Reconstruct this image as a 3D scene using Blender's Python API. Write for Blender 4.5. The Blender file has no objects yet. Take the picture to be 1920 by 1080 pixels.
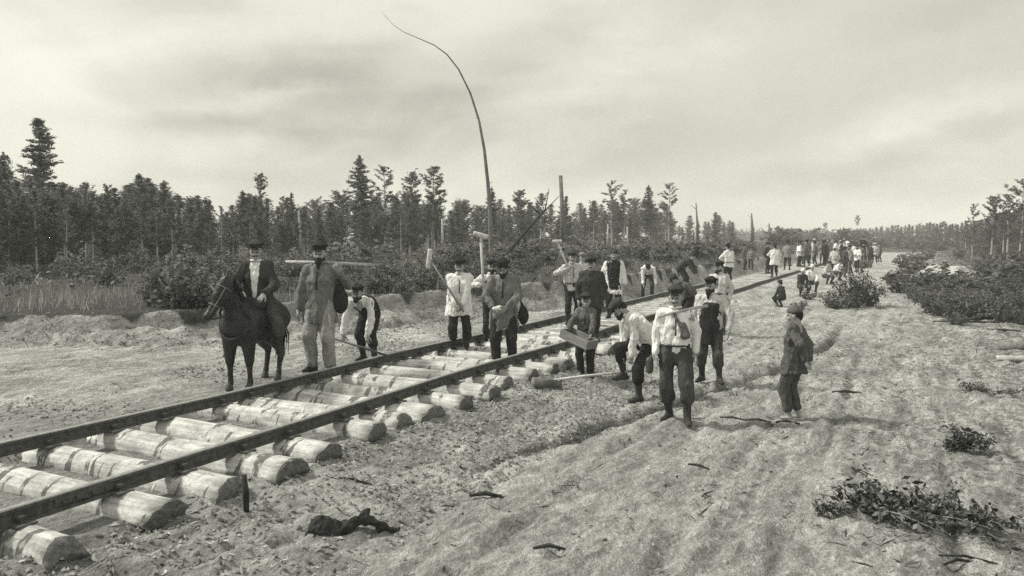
import bpy, math, random
import numpy as np
from mathutils import Vector, Matrix

random.seed(7); RNG = np.random.default_rng(11)
SC = bpy.context.scene
COL = SC.collection
R = math.radians

# ------------------------------------------------------------------ camera
FPX = 1500.0; HOR = 444.0; CZ = 2.2
PITCH = math.atan((540 - HOR) / FPX)
cam = bpy.data.cameras.new('camera'); cam_o = bpy.data.objects.new('camera', cam); COL.objects.link(cam_o)
cam.lens = FPX / 1920 * 36; cam.sensor_width = 36; cam.clip_end = 6000; cam.clip_start = 0.1
cam_o.location = (0, 0, CZ); cam_o.rotation_euler = (math.pi / 2 - PITCH, 0, 0)
SC.camera = cam_o

# ------------------------------------------------------------------ light
SUN_EL, SUN_AZ = R(43), R(-62)      # azimuth from +Y, clockwise; sun high on the left
TINT = (1.0, 1.015, 0.845)
w = bpy.data.worlds.new('World'); SC.world = w; w.use_nodes = True
nt = w.node_tree; nt.nodes.clear()
def N(t, **kw):
    n = nt.nodes.new(t)
    for k, v in kw.items(): setattr(n, k, v)
    return n
out = N('ShaderNodeOutputWorld'); bg = N('ShaderNodeBackground'); bg.inputs['Strength'].default_value = 0.1
nt.links.new(bg.outputs[0], out.inputs[0])
sky = N('ShaderNodeTexSky', sky_type='NISHITA', sun_disc=False, sun_elevation=SUN_EL, sun_rotation=SUN_AZ)
bw = N('ShaderNodeRGBToBW'); nt.links.new(sky.outputs[0], bw.inputs[0])
tc = N('ShaderNodeTexCoord')
def mth(op, a, b=None, c=None):
    n = N('ShaderNodeMath', operation=op)
    for i, v in enumerate((a, b, c)):
        if v is None: continue
        if isinstance(v, (int, float)): n.inputs[i].default_value = v
        else: nt.links.new(v, n.inputs[i])
    return n.outputs[0]
def sky_noise(scale, st, detail, rough, rot=0.0, off=(0, 0, 0), dist=0.0):
    mp = N('ShaderNodeMapping'); mp.inputs['Scale'].default_value = st; mp.inputs['Rotation'].default_value = (0, rot, 0)
    mp.inputs['Location'].default_value = off
    nt.links.new(tc.outputs['Generated'], mp.inputs[0])
    n = N('ShaderNodeTexNoise'); n.inputs['Scale'].default_value = scale; n.inputs['Detail'].default_value = detail
    n.inputs['Roughness'].default_value = rough; n.inputs['Distortion'].default_value = dist
    nt.links.new(mp.outputs[0], n.inputs['Vector']); return n.outputs['Fac']
sep = N('ShaderNodeSeparateXYZ'); nt.links.new(tc.outputs['Generated'], sep.inputs[0])
el = sep.outputs[2]
n1 = sky_noise(1.7, (1, 1, 2.3), 4, 0.5, R(-14), (0.55, 0.2, 0.35), 0.5)
n2 = sky_noise(3.6, (1, 1, 2.8), 5, 0.5, R(10), (0.3, 1.2, 0.1), 0.8)
n3 = sky_noise(60, (1, 1, 1), 3, 0.7)
m = mth('ADD', mth('MULTIPLY', n1, 0.72), mth('MULTIPLY', n2, 0.28))
cr = N('ShaderNodeValToRGB'); nt.links.new(m, cr.inputs[0])
cr.color_ramp.interpolation = 'EASE'
cr.color_ramp.elements[0].position = 0.42; cr.color_ramp.elements[0].color = (0.42, 0.42, 0.42, 1)
cr.color_ramp.elements[1].position = 0.58; cr.color_ramp.elements[1].color = (0.68, 0.68, 0.68, 1)
lo = mth('MULTIPLY', mth('SUBTRACT', 1.0, mth('MULTIPLY', mth('ABSOLUTE', el), 4.5)), 0.10)
lo = mth('MAXIMUM', lo, 0.0)
# banks of cloud over the clearing, placed by bearing and height: (bearing, height, half width, half height, slope, tone)
iy = mth('MAXIMUM', sep.outputs[1], 0.12); ax_ = mth('DIVIDE', sep.outputs[0], iy); az_ = mth('DIVIDE', el, iy)
wob1 = mth('MULTIPLY', mth('SUBTRACT', sky_noise(5.0, (1, 1, 2), 4, .6, 0, (3, 1, 2)), 0.5), 0.16)
wob2 = mth('MULTIPLY', mth('SUBTRACT', sky_noise(6.0, (1, 1, 2), 4, .6, 0, (1, 5, 2)), 0.5), 0.10)
axw = mth('ADD', ax_, wob1); azw = mth('ADD', az_, wob2)
patches = None
for bx, bz, hw, hh_, sl_, tone in [(-.26, .19, .15, .040, .1, -.12), (-.10, .14, .22, .075, .2, -.09), (-.36, .125, .20, .018, -.05, -.10), (-.30, .165, .13, .012, .1, .10), (.40, .085, .24, .022, .25, -.10), (.10, .10, .20, .04, .15, -.05),
                                (.28, .22, .25, .05, .2, .06), (.50, .13, .25, .03, .3, .09), (.52, .03, .35, .03, 0, .12), (-.55, .22, .16, .10, 0, .07), (-.15, .04, .3, .02, 0, .06), (.5, .27, .2, .03, .3, -.05), (.02, .24, .16, .04, .3, -.06)]:
    dx_ = mth('DIVIDE', mth('SUBTRACT', axw, bx), hw); dz_ = mth('DIVIDE', mth('SUBTRACT', mth('SUBTRACT', azw, bz), mth('MULTIPLY', mth('SUBTRACT', ax_, bx), sl_)), hh_)
    g_ = mth('MULTIPLY', mth('POWER', 2.718, mth('MULTIPLY', mth('ADD', mth('MULTIPLY', dx_, dx_), mth('MULTIPLY', dz_, dz_)), -1.0)), tone)
    patches = g_ if patches is None else mth('ADD', patches, g_)
bwc = N('ShaderNodeRGBToBW'); nt.links.new(cr.outputs[0], bwc.inputs[0])
v = mth('ADD', mth('ADD', mth('MULTIPLY', mth('SUBTRACT', bwc.outputs[0], .57), .6), .575), mth('ADD', mth('MULTIPLY', patches, 1.35), mth('MULTIPLY', lo, .5)))
v = mth('ADD', v, mth('MULTIPLY', mth('SUBTRACT', n3, 0.5), 0.05))
v = mth('MULTIPLY', v, 10.4)
v = mth('ADD', v, mth('MULTIPLY', bw.outputs[0], 0.03))
comb = N('ShaderNodeCombineXYZ')
for i, k in enumerate((0.968, 0.972, 0.835)):
    nt.links.new(mth('MULTIPLY', v, k), comb.inputs[i])
nt.links.new(comb.outputs[0], bg.inputs['Color'])

sun = bpy.data.lights.new('sun', 'SUN'); sun.energy = 3.3; sun.angle = R(7); sun.color = (1.0, 0.98, 0.85)
sun_o = bpy.data.objects.new('sun', sun); COL.objects.link(sun_o)
sd = Vector((math.sin(SUN_AZ) * math.cos(SUN_EL), math.cos(SUN_AZ) * math.cos(SUN_EL) - 0.25, math.sin(SUN_EL)))
sun_o.rotation_euler = sd.to_track_quat('Z', 'Y').to_euler(); sun_o.location = sd * 50
SC.view_settings.view_transform = 'Standard'; SC.view_settings.look = 'None'
SC.view_settings.exposure = 0.36; SC.view_settings.gamma = 1.0; SC.view_settings.use_curve_mapping = False
SC.cycles.max_bounces = 5; SC.cycles.volume_bounces = 1; SC.cycles.transparent_max_bounces = 8
SC.cycles.use_denoising = False

# ------------------------------------------------------------------ geometry helpers
UPV = np.array([0, math.sin(PITCH), math.cos(PITCH)]); FW = np.array([0, math.cos(PITCH), -math.sin(PITCH)])
def P(px, py, z=0.0):
    """where the line of sight meets the level z (used to survey places from the photograph)"""
    d = np.array([(px - 960) / FPX, 0, 0]) + UPV * (540 - py) / FPX + FW
    return np.array([0, 0, CZ]) + d * ((z - CZ) / d[2])
def PD(px, py, Y):
    """a point at depth Y"""
    d = np.array([(px - 960) / FPX, 0, 0]) + UPV * (540 - py) / FPX + FW
    return np.array([0, 0, CZ]) + d * (Y / d[1])
TH = R(26.33)
D2 = np.array([math.sin(TH), math.cos(TH)]); N2 = np.array([D2[1], -D2[0]])
def TR(s, t, z=0.0):
    q = D2 * s + N2 * t
    return np.array([q[0], q[1], z])
TL, TRR = -7.01, -5.28            # the two rails

# numpy gradient noise
_perm = np.random.default_rng(3).permutation(256); _perm = np.concatenate([_perm, _perm, _perm])
_g3 = np.random.default_rng(4).normal(size=(256, 3)); _g3 /= np.linalg.norm(_g3, axis=1)[:, None]
def noise3(p):
    p = np.asarray(p, float); i = np.floor(p).astype(int); f = p - i; i &= 255
    u = f * f * f * (f * (f * 6 - 15) + 10); r = 0
    for dx in (0, 1):
        wx = u[..., 0] if dx else 1 - u[..., 0]
        for dy in (0, 1):
            wy = u[..., 1] if dy else 1 - u[..., 1]
            for dz in (0, 1):
                wz = u[..., 2] if dz else 1 - u[..., 2]
                h = _perm[_perm[_perm[i[..., 0] + dx] + i[..., 1] + dy] + i[..., 2] + dz]
                g = _g3[h]
                r = r + wx * wy * wz * (g[..., 0] * (f[..., 0] - dx) + g[..., 1] * (f[..., 1] - dy) + g[..., 2] * (f[..., 2] - dz))
    return r * 1.6
def noise2(x, y, seed=0.0):
    x = np.asarray(x, float); y = np.asarray(y, float)
    return noise3(np.stack([x, y, np.full(x.shape, seed + 0.37)], -1))
def ss(a, b, x):
    t = np.clip((x - a) / (b - a), 0, 1); return t * t * (3 - 2 * t)

# ------------------------------------------------------------------ ground height
def ground(x, y, fine=True):
    x = np.asarray(x, float); y = np.asarray(y, float)
    s = x * D2[0] + y * D2[1]; t = x * N2[0] + y * N2[1]
    # left side: flat sand rising to a cut bank, then the plateau of the clearing
    edge = np.interp(s, [-5, 5, 7.6, 8.4, 9.7, 12, 14, 16.6, 22, 60, 200], [-17, -14.8, -12.7, -11.3, -10.5, -10.0, -9.8, -9.6, -8.1, -8.0, -8])
    edge = edge + 0.10 * noise2(s * 0.9, t * 0 + 3, 5) + .06 * noise2(s * 4.1, t * 0 + 3, 25)
    q = t - edge                                  # >0: track side
    flat = np.interp(t, [-14, -10.6, -8.2, -7.3], [0.60, 0.50, 0.30, 0.26])
    bank = 0.96 + 0.05 * noise2(s * .5, t * .5, 2) * ss(0, -2, q)
    left = flat + (bank - flat) * (1 - .55 * ss(-0.06, 0.12, q) - .45 * ss(0.1, 0.62 + 0.3 * noise2(s * 1.3, t * 0, 8), q)) - .05 * np.exp(-((q - .72 - .2 * noise2(s * 1.1, t * 0, 18)) / .07) ** 2)
    # track bed
    bed = 0.160 + 0.125 * ss(11.5, 15.5, s)
    # right side
    sh = np.interp(t, [-4.95, -4.5, -3.9, -3.2, -2.6, 1.5, 4.5, 9], [0.155, 0.13, 0.06, 0.0, 0.0, 0.0, 0.12, 0.3])
    farb = ss(14, 20, s)
    sh = sh + farb * np.interp(t, [-4.8, -4.4, -3.3], [0.12, 0.08, 0.0])
    z = np.where(t < -7.25, left, np.where(t > -4.95, sh, bed))
    z = np.where((t >= -7.35) & (t < -7.15), bed + (left - bed) * ss(-7.15, -7.35, t), z)
    # the rut cut across the sand, and its spoil
    rt = np.interp(s, [5.5, 7.4, 10.0, 13.4, 17, 30], [-3.7, -3.4, -2.75, -1.95, -1.4, -1.2])
    a = ss(5.5, 7.5, s) * (1 - ss(17, 22, s))
    dd = t - rt + 0.10 * noise2(s * 1.7, t * 0, 12)
    z = z - a * 0.11 * np.exp(-(dd / 0.10) ** 2) + a * 0.05 * np.exp(-((dd + 0.26) / 0.16) ** 2) + a * .03 * np.exp(-((dd - .3) / .2) ** 2)
    for off in (1.15, 2.5):
        d2 = t - rt - off
        z = z - a * 0.03 * np.exp(-(d2 / 0.16) ** 2)
    if fine:
        near = 1 - ss(18, 40, y)
        rough = 0.25 + 0.75 * ss(-4.9, -4.3, t) + 0.35 * ss(-8.0, -7.3, t) * (t < -7.1) * 1.0
        rough = np.where(t < -8, 0.32, rough)
        rough = np.where((t > -5) & (t < -3.6), 1.5, rough)
        n = 0.018 * noise2(x * 1.3, y * 1.1, 1) + 0.026 * noise2(s * .8, t * 4.2, 7) + .022 * noise2(s * 1.6, t * 9, 27) + .022 * np.abs(noise2(s * .3, t * 3.1, 37)) * (t > -3.4) + 0.018 * noise2(x * 5.5, y * 6.5, 3) + 0.017 * noise2(x * 11, y * 13, 4)
        n = n + 0.02 * np.abs(noise2(s * 2.6, t * 7, 15))
        z = z + n * near * rough
        bw_ = np.exp(-((q - .4) / .75) ** 2); z = z + bw_ * (0.035 * noise2(x * 2.2, y * 2.2, 9) + 0.05 * np.abs(noise2(x * 5, y * 5, 10)) + .03 * noise2(x * 11, y * 11, 19))
    z = z + 0.35 * noise2(x * 0.03, y * 0.03, 6) * ss(60, 140, y) * ss(6, 20, np.abs(t + 6))
    return z
def gz(x, y): return float(ground(np.array([x]), np.array([y]), True)[0])
def G(px, py):
    z = 0.1
    for _ in range(12):
        p = P(px, py, z); z = 0.5 * z + 0.5 * float(ground(np.array([p[0]]), np.array([p[1]]), False)[0])
    p = P(px, py, z); p[2] = gz(p[0], p[1]); return p

# ------------------------------------------------------------------ materials (neutral greys: the light carries the tone)
MATS = {}
def mat(name, c, rough=0.9, var=0.25, scale=12.0, bump=0.0, bscale=None, stretch=(1, 1, 1), isl=0.0, c2=None, spec=0.2):
    if name in MATS: return MATS[name]
    m = bpy.data.materials.new(name); m.use_nodes = True; t = m.node_tree; b = t.nodes['Principled BSDF']
    b.inputs['Roughness'].default_value = rough; b.inputs['Specular IOR Level'].default_value = spec
    co = t.nodes.new('ShaderNodeTexCoord'); mp = t.nodes.new('ShaderNodeMapping'); mp.inputs['Scale'].default_value = stretch
    t.links.new(co.outputs['Object'], mp.inputs[0])
    n = t.nodes.new('ShaderNodeTexNoise'); n.inputs['Scale'].default_value = scale; n.inputs['Detail'].default_value = 6
    n.inputs['Roughness'].default_value = 0.65
    t.links.new(mp.outputs[0], n.inputs['Vector'])
    mr = t.nodes.new('ShaderNodeMapRange'); mr.inputs['From Min'].default_value = 0.32; mr.inputs['From Max'].default_value = 0.68
    mr.inputs['To Min'].default_value = c * (1 - var); mr.inputs['To Max'].default_value = c * (1 + var) if c2 is None else c2
    t.links.new(n.outputs['Fac'], mr.inputs['Value'])
    o = mr.outputs[0]
    if isl:
        g = t.nodes.new('ShaderNodeNewGeometry'); a = t.nodes.new('ShaderNodeMapRange')
        a.inputs['To Min'].default_value = 1 - isl; a.inputs['To Max'].default_value = 1 + isl
        t.links.new(g.outputs['Random Per Island'], a.inputs['Value'])
        q = t.nodes.new('ShaderNodeMath'); q.operation = 'MULTIPLY'; t.links.new(o, q.inputs[0]); t.links.new(a.outputs[0], q.inputs[1]); o = q.outputs[0]
    cb = t.nodes.new('ShaderNodeCombineColor')
    for i in range(3): t.links.new(o, cb.inputs[i])
    t.links.new(cb.outputs[0], b.inputs['Base Color'])
    if bump:
        n2 = t.nodes.new('ShaderNodeTexNoise'); n2.inputs['Scale'].default_value = bscale or scale * 3; n2.inputs['Detail'].default_value = 5
        t.links.new(mp.outputs[0], n2.inputs['Vector'])
        bp = t.nodes.new('ShaderNodeBump'); bp.inputs['Strength'].default_value = bump; bp.inputs['Distance'].default_value = 0.02 if bump < .95 else 0.055
        t.links.new(n2.outputs['Fac'], bp.inputs['Height']); t.links.new(bp.outputs[0], b.inputs['Normal'])
    MATS[name] = m; return m

def leafy_mat(m, f=.5):
    t = m.node_tree; b = t.nodes['Principled BSDF']; tr = t.nodes.new('ShaderNodeBsdfTranslucent'); mx = t.nodes.new('ShaderNodeMixShader'); mx.inputs[0].default_value = f
    src = b.inputs['Base Color'].links[0].from_socket; t.links.new(src, tr.inputs['Color']); t.links.new(b.outputs[0], mx.inputs[1]); t.links.new(tr.outputs[0], mx.inputs[2])
    t.links.new(mx.outputs[0], t.nodes['Material Output'].inputs['Surface']); return m
def link(name, me, parent=None, mats=()):
    o = bpy.data.objects.new(name, me); COL.objects.link(o)
    if parent is not None: o.parent = parent
    if me is not None:
        for m in mats:
            if m.name not in [x.name for x in me.materials if x]: me.materials.append(m)
    return o
def empty(name, loc=(0, 0, 0), rz=0.0, scale=1.0):
    o = bpy.data.objects.new(name, None); COL.objects.link(o); o.location = loc; o.rotation_euler = (0, 0, rz)
    o.scale = (scale,) * 3; o.empty_display_size = 0.2; return o
def tag(o, label=None, cat=None, group=None, kind=None):
    if label: o['label'] = label
    if cat: o['category'] = cat
    if group: o['group'] = group
    if kind: o['kind'] = kind
    return o
def copy_tree(o, parent=None):
    c = o.copy(); COL.objects.link(c); c.parent = parent
    for ch in list(o.children): copy_tree(ch, c)
    return c
def mesh(name, v, f, smooth=True, mi=None):
    me = bpy.data.meshes.new(name)
    v = np.asarray(v, dtype=np.float32)
    if isinstance(f, np.ndarray):
        k = f.shape[1]; nf = len(f)
        me.vertices.add(len(v)); me.vertices.foreach_set('co', v.ravel())
        me.loops.add(nf * k); me.loops.foreach_set('vertex_index', f.astype(np.int32).ravel())
        me.polygons.add(nf); me.polygons.foreach_set('loop_start', np.arange(0, nf * k, k, dtype=np.int32))
        me.update(calc_edges=True)
    else:
        me.from_pydata(v.tolist(), [], f); me.update()
    if smooth: me.polygons.foreach_set('use_smooth', np.ones(len(me.polygons), dtype=bool))
    if mi is not None: me.polygons.foreach_set('material_index', np.asarray(mi, dtype=np.int32))
    me.update(); return me
def cat_parts(parts):
    V, Fs, M, o = [], [], [], 0
    for v, f, m in parts:
        V.append(v); Fs.append(np.asarray(f) + o); M.append(np.full(len(f), m)); o += len(v)
    return np.concatenate(V), np.concatenate(Fs), np.concatenate(M)
def frame(d, hint=(0, 0, 1)):
    d = np.asarray(d, float); d = d / np.linalg.norm(d); h = np.asarray(hint, float)
    if abs(d @ h) > 0.95: h = np.array([1.0, 0, 0])
    a = np.cross(h, d); a /= np.linalg.norm(a); b = np.cross(d, a); return a, b, d
def tube(pts, rad, n=8, caps=True, ratio=1.0):
    pts = np.asarray(pts, float); k = len(pts)
    rad = np.full(k, rad) if np.isscalar(rad) else np.asarray(rad, float)
    V = []; a0 = None
    for i in range(k):
        d = pts[min(i + 1, k - 1)] - pts[max(i - 1, 0)]
        if a0 is None: a, b, _ = frame(d)
        else:
            dn = d / np.linalg.norm(d); a = a0 - dn * (a0 @ dn); a /= np.linalg.norm(a); b = np.cross(dn, a)
        a0 = a
        an = np.linspace(0, 2 * math.pi, n, endpoint=False)
        V.append(pts[i] + rad[i] * (np.cos(an)[:, None] * a + ratio * np.sin(an)[:, None] * b))
    V = np.concatenate(V); F = []
    for i in range(k - 1):
        for j in range(n):
            j2 = (j + 1) % n; F.append((i * n + j, i * n + j2, (i + 1) * n + j2, (i + 1) * n + j))
    if caps:
        c0 = len(V); V = np.vstack([V, pts[0], pts[-1]])
        for j in range(n):
            j2 = (j + 1) % n; F.append((c0, j2, j, j)); F.append((c0 + 1, (k - 1) * n + j, (k - 1) * n + j2, (k - 1) * n + j2))
    return V, F
def clean(F): return [tuple(dict.fromkeys(f)) for f in F]
def merge(parts):
    V, F, o = [], [], 0
    for v, f in parts:
        V.append(np.asarray(v)); F += [tuple(int(i) + o for i in q) for q in clean(f)]; o += len(v)
    return np.concatenate(V), F
def box(c, size, ax=None, jit=0.0):
    s = np.array(size) / 2; v = np.array([[x, y, z] for x in (-1, 1) for y in (-1, 1) for z in (-1, 1)], float) * s
    if jit: v += RNG.normal(size=v.shape) * jit
    if ax is not None: v = v @ np.array(ax)
    F = [(0, 1, 3, 2), (4, 6, 7, 5), (0, 4, 5, 1), (2, 3, 7, 6), (0, 2, 6, 4), (1, 5, 7, 3)]
    return v + np.array(c), F

# ------------------------------------------------------------------ implicit surfaces -> meshes
def dist_caps(Pt, a, b, ra, rb, w=None, ratio=1.0):
    ab = b - a; L = float(ab @ ab) + 1e-9
    t = np.clip((Pt - a) @ ab / L, 0, 1)
    o = Pt - a - t[:, None] * ab
    d2 = np.einsum('ij,ij->i', o, o)
    if w is not None:
        c = o @ w; d2 = d2 - c * c + (c / ratio) ** 2
    return np.sqrt(np.maximum(d2, 0)) - (ra + (rb - ra) * t)
def dist_ell(Pt, c, r, Rm=None):
    o = Pt - c
    if Rm is not None: o = o @ Rm
    r = np.asarray(r, float); q = np.linalg.norm(o / r, axis=1)
    return (q - 1) * r.min() if True else None
class Field:
    def __init__(s): s.ops = []; s.lo = np.full(3, 1e9); s.hi = -s.lo; s.cuts = []
    def _bb(s, p, r): s.lo = np.minimum(s.lo, np.asarray(p) - r); s.hi = np.maximum(s.hi, np.asarray(p) + r)
    def cap(s, a, b, ra, rb=None, k=0.04, w=None, ratio=1.0, sub=False):
        a = np.array(a, float); b = np.array(b, float); rb = ra if rb is None else rb
        if w is not None: w = np.array(w, float); w /= np.linalg.norm(w)
        s.ops.append(('c', (a, b, ra, rb, w, ratio), k, sub))
        if not sub: s._bb(a, ra * max(1, ratio)); s._bb(b, rb * max(1, ratio))
        return s
    def ell(s, c, r, k=0.03, Rm=None, sub=False):
        c = np.array(c, float); s.ops.append(('e', (c, r, Rm), k, sub))
        if not sub: s._bb(c, max(r))
        return s
    def cut(s, p, n): s.cuts.append((np.array(p, float), np.array(n, float) / np.linalg.norm(n))); return s
    def mesh(s, h, amp=0.0, freq=9.0, st=(1, 1, 0.5), seed=0.0, amp2=0.0):
        lo = s.lo - 0.05 - h * 2; hi = s.hi + 0.05 + h * 2
        nx, ny, nz = [int(math.ceil(v)) + 1 for v in (hi - lo) / h]
        X, Y, Z = np.meshgrid(lo[0] + np.arange(nx) * h, lo[1] + np.arange(ny) * h, lo[2] + np.arange(nz) * h, indexing='ij')
        Pt = np.stack([X.ravel(), Y.ravel(), Z.ravel()], -1)
        d = np.full(len(Pt), 1e3)
        for kind, args, k, sub in s.ops:
            if kind == 'p':
                d = np.maximum(d, (Pt - args[0]) @ (args[1] / np.linalg.norm(args[1]))); continue
            e = dist_caps(Pt, *args) if kind == 'c' else dist_ell(Pt, *args)
            if kind == 'p': continue
            if sub:
                e = -e; hh = np.clip(0.5 - 0.5 * (d - e) / k, 0, 1); d = d * (1 - hh) + e * hh + k * hh * (1 - hh)
            else:
                hh = np.clip(0.5 + 0.5 * (d - e) / k, 0, 1); d = d * (1 - hh) + e * hh - k * hh * (1 - hh)
        if amp:
            m = np.abs(d) < 0.08
            q = Pt[m] * np.array(st) * freq + seed * 7.3
            d[m] += amp * noise3(q) + (amp2 or amp * 0.5) * np.abs(noise3(q * 2.3 + 9))
        for p, n in s.cuts: d = np.maximum(d, (Pt - p) @ n)
        return nets(d.reshape(nx, ny, nz), lo, h)
def nets(D, lo, h):
    nx, ny, nz = D.shape; S = D < 0
    acc = np.zeros((nx - 1, ny - 1, nz - 1, 3)); cnt = np.zeros((nx - 1, ny - 1, nz - 1))
    quads = []
    for ax in range(3):
        sl0 = [slice(None)] * 3; sl1 = [slice(None)] * 3; sl0[ax] = slice(0, -1); sl1[ax] = slice(1, None)
        A = D[tuple(sl0)]; B = D[tuple(sl1)]; m = S[tuple(sl0)] != S[tuple(sl1)]
        idx = np.argwhere(m)
        if len(idx) == 0: continue
        a = A[m]; b = B[m]; t = a / (a - b + 1e-12)
        pos = idx.astype(float); pos[:, ax] += t
        o1, o2 = [i for i in range(3) if i != ax]
        cells = []
        for d1, d2 in ((0, 0), (-1, 0), (-1, -1), (0, -1)):
            c = idx.copy(); c[:, o1] += d1; c[:, o2] += d2; cells.append(c)
            ok = np.all((c >= 0) & (c < np.array([nx - 1, ny - 1, nz - 1])), axis=1)
            cc = c[ok]; np.add.at(acc, (cc[:, 0], cc[:, 1], cc[:, 2]), pos[ok]); np.add.at(cnt, (cc[:, 0], cc[:, 1], cc[:, 2]), 1)
        ok = np.all([np.all((c >= 0) & (c < np.array([nx - 1, ny - 1, nz - 1])), axis=1) for c in cells], axis=0)
        flip = a < 0
        if ax == 1: flip = ~flip
        q = np.stack(cells, 1)[ok]; fl = flip[ok]
        q[~fl] = q[~fl][:, ::-1]
        quads.append(q)
    ids = np.full(cnt.shape, -1); act = cnt > 0; ids[act] = np.arange(act.sum())
    V = acc[act] / cnt[act][:, None] * h + lo
    Q = np.concatenate(quads); F = ids[Q[..., 0], Q[..., 1], Q[..., 2]]
    return V, F

# ================================================================== THE GROUND
def axis_pts(segs):
    out = [segs[0][0]]
    for a, b, st0, st1 in segs:
        x = a; st = st0
        while x < b - 1e-6:
            f = (x - a) / (b - a); st = st0 * (st1 / st0) ** f; x = min(b, x + st); out.append(x)
    return np.unique(np.round(out, 4))
xs = axis_pts([(-7.0, 7.0, 0.05, 0.05), (7.0, 20, 0.06, 0.3), (20, 120, 0.35, 8), (120, 520, 10, 60)])
xn = -axis_pts([(7.0, 18, 0.06, 0.14), (18, 120, 0.2, 8), (120, 520, 10, 60)])[::-1]
xs = np.unique(np.concatenate([xn, xs]))
ys = axis_pts([(-30, 3.4, 6, .2), (3.4, 16, 0.045, 0.065), (16, 45, 0.075, 0.3), (45, 250, 0.35, 12), (250, 720, 14, 60)])
GX, GY = np.meshgrid(xs, ys, indexing='ij')
GZ = ground(GX, GY)
nx, ny = GX.shape
# cart ruts running along the sandy road
_m = (GX > -6) & (GX < 22) & (GY > 3) & (GY < 42); _s = GX[_m] * D2[0] + GY[_m] * D2[1]; _t = GX[_m] * N2[0] + GY[_m] * N2[1]; _d = 0
for tr, wv in ((-1.35, 3), (-.75, 8), (.35, 13), (1.0, 18), (2.0, 23), (-2.6, 29)):
    dd3 = _t - tr - .16 * noise2(_s * .22, _t * 0, wv) - .04 * noise2(_s * 1.3, _t * 0, wv + 2)
    _d = _d - (.045 * np.exp(-(dd3 / .055) ** 2) - .022 * np.exp(-((np.abs(dd3) - .13) / .05) ** 2)) * np.clip(.55 + noise2(_s * .45, _t * 0, wv + 5) * 1.4, 0, 1)
GZ[_m] += _d
# footprints and hoof marks trodden into the sand
_r = np.random.default_rng(77)
for _i in range(1700):
    s_, t_ = 3 + 19 * _r.random() ** 1.2, (-3.9 + 6.5 * _r.random() ** 1.3 if _r.random() < .72 else -8.0 - 3.0 * _r.random())
    cx, cy = s_ * D2[0] + t_ * N2[0], s_ * D2[1] + t_ * N2[1]
    if cy < 3.6: continue
    a_ = _r.random() * 6.28 if _r.random() < .4 else TH + .5 * _r.normal(); la, lb_ = .11 + .04 * _r.random(), .05 + .02 * _r.random(); dp = .010 + .020 * _r.random()
    i0, i1 = np.searchsorted(xs, [cx - .3, cx + .3]); j0, j1 = np.searchsorted(ys, [cy - .3, cy + .3])
    X_ = GX[i0:i1, j0:j1] - cx; Y_ = GY[i0:i1, j0:j1] - cy; u_ = (X_ * math.sin(a_) + Y_ * math.cos(a_)) / la; v_ = (X_ * math.cos(a_) - Y_ * math.sin(a_)) / lb_
    r2 = u_ * u_ + v_ * v_; GZ[i0:i1, j0:j1] += -dp * np.exp(-r2 ** 1.5) + dp * .45 * np.exp(-(np.sqrt(r2) - 1.45) ** 2 / .12)
I = np.arange(nx * ny).reshape(nx, ny)
gf = np.stack([I[:-1, :-1], I[1:, :-1], I[1:, 1:], I[:-1, 1:]], -1).reshape(-1, 4)
gm = mesh('ground', np.stack([GX, GY, GZ], -1).reshape(-1, 3), gf)
# what the ground is made of: r = dark soil and painted shade under the bank, g = grassy turf, b = litter
gs = GX * D2[0] + GY * D2[1]; gt = GX * N2[0] + GY * N2[1]
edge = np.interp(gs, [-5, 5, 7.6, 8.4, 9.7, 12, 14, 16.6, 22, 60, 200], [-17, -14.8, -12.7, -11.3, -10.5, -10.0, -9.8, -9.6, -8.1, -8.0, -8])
nA = noise2(GX * .55, GY * .5, 21); nB = noise2(GX * 1.9, GY * 1.7, 22); nC = noise2(gs * .8, gt * 3.0, 23)
soil = (0.42 + .5 * nB) * ss(-5.2, -4.9, gt) * (1 - ss(-3.9, -3.0, gt + .3 * nA)) * (1 - ss(10, 16, gs))
soil = np.maximum(soil, 0.55 * ss(-8.6, -7.6, gt + 0.5 * nB) * (gt < -7.0))
soil = np.maximum(soil, 0.55 * (gt > -7.1) * (gt < -5.0) * (1 - ss(12, 16, gs)))
soil = np.maximum(soil, (0.50 + .6 * nB) * ss(.8, 3.4, gt + 1.2 * nA + .6 * nB)); soil = np.maximum(soil, .9 * np.exp(-((gt - edge - .74 - .2 * noise2(gs * 1.1, gt * 0, 18)) / .10) ** 2) * (.6 + nB)); soil = np.maximum(soil, .5 * np.exp(-((gt - edge - .3) / .4) ** 2) * (nB * 1.5))  # narrow line at the bank foot is painted undercut shade, the rest soil
soil = np.maximum(soil, 0.50 * ss(0.05, .5, nC + .4 * nA) * (gt > -3.6) * 0.8)
rtA = np.interp(gs, [5.5, 7.4, 10.0, 13.4, 17, 30], [-3.7, -3.4, -2.75, -1.95, -1.4, -1.2])
soil = np.maximum(soil, 1.0 * np.exp(-((gt - rtA + 0.10 * noise2(gs * 1.7, gt * 0, 12)) / .13) ** 2) * ss(5.5, 7.5, gs) * (1 - ss(17, 22, gs)))
for tr, wv in ((-1.35, 3), (-.75, 8), (.35, 13), (1.0, 18), (2.0, 23), (-2.6, 29)):
    dd3 = gt - tr - .16 * noise2(gs * .22, gt * 0, wv) - .04 * noise2(gs * 1.3, gt * 0, wv + 2); soil = np.maximum(soil, .62 * np.exp(-(dd3 / .06) ** 2) * np.clip(.55 + noise2(gs * .45, gt * 0, wv + 5) * 1.4, 0, 1) * (GY < 40))
turf = (1 - ss(-0.25, 0.1, gt - edge + 0.3 * nB)) * 1.0
turf = np.maximum(turf, ss(2.0, 5.5, gt + 1.5 * nA) * ss(17, 26, GY))
turf = np.maximum(turf, ss(90, 160, gs))
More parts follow.
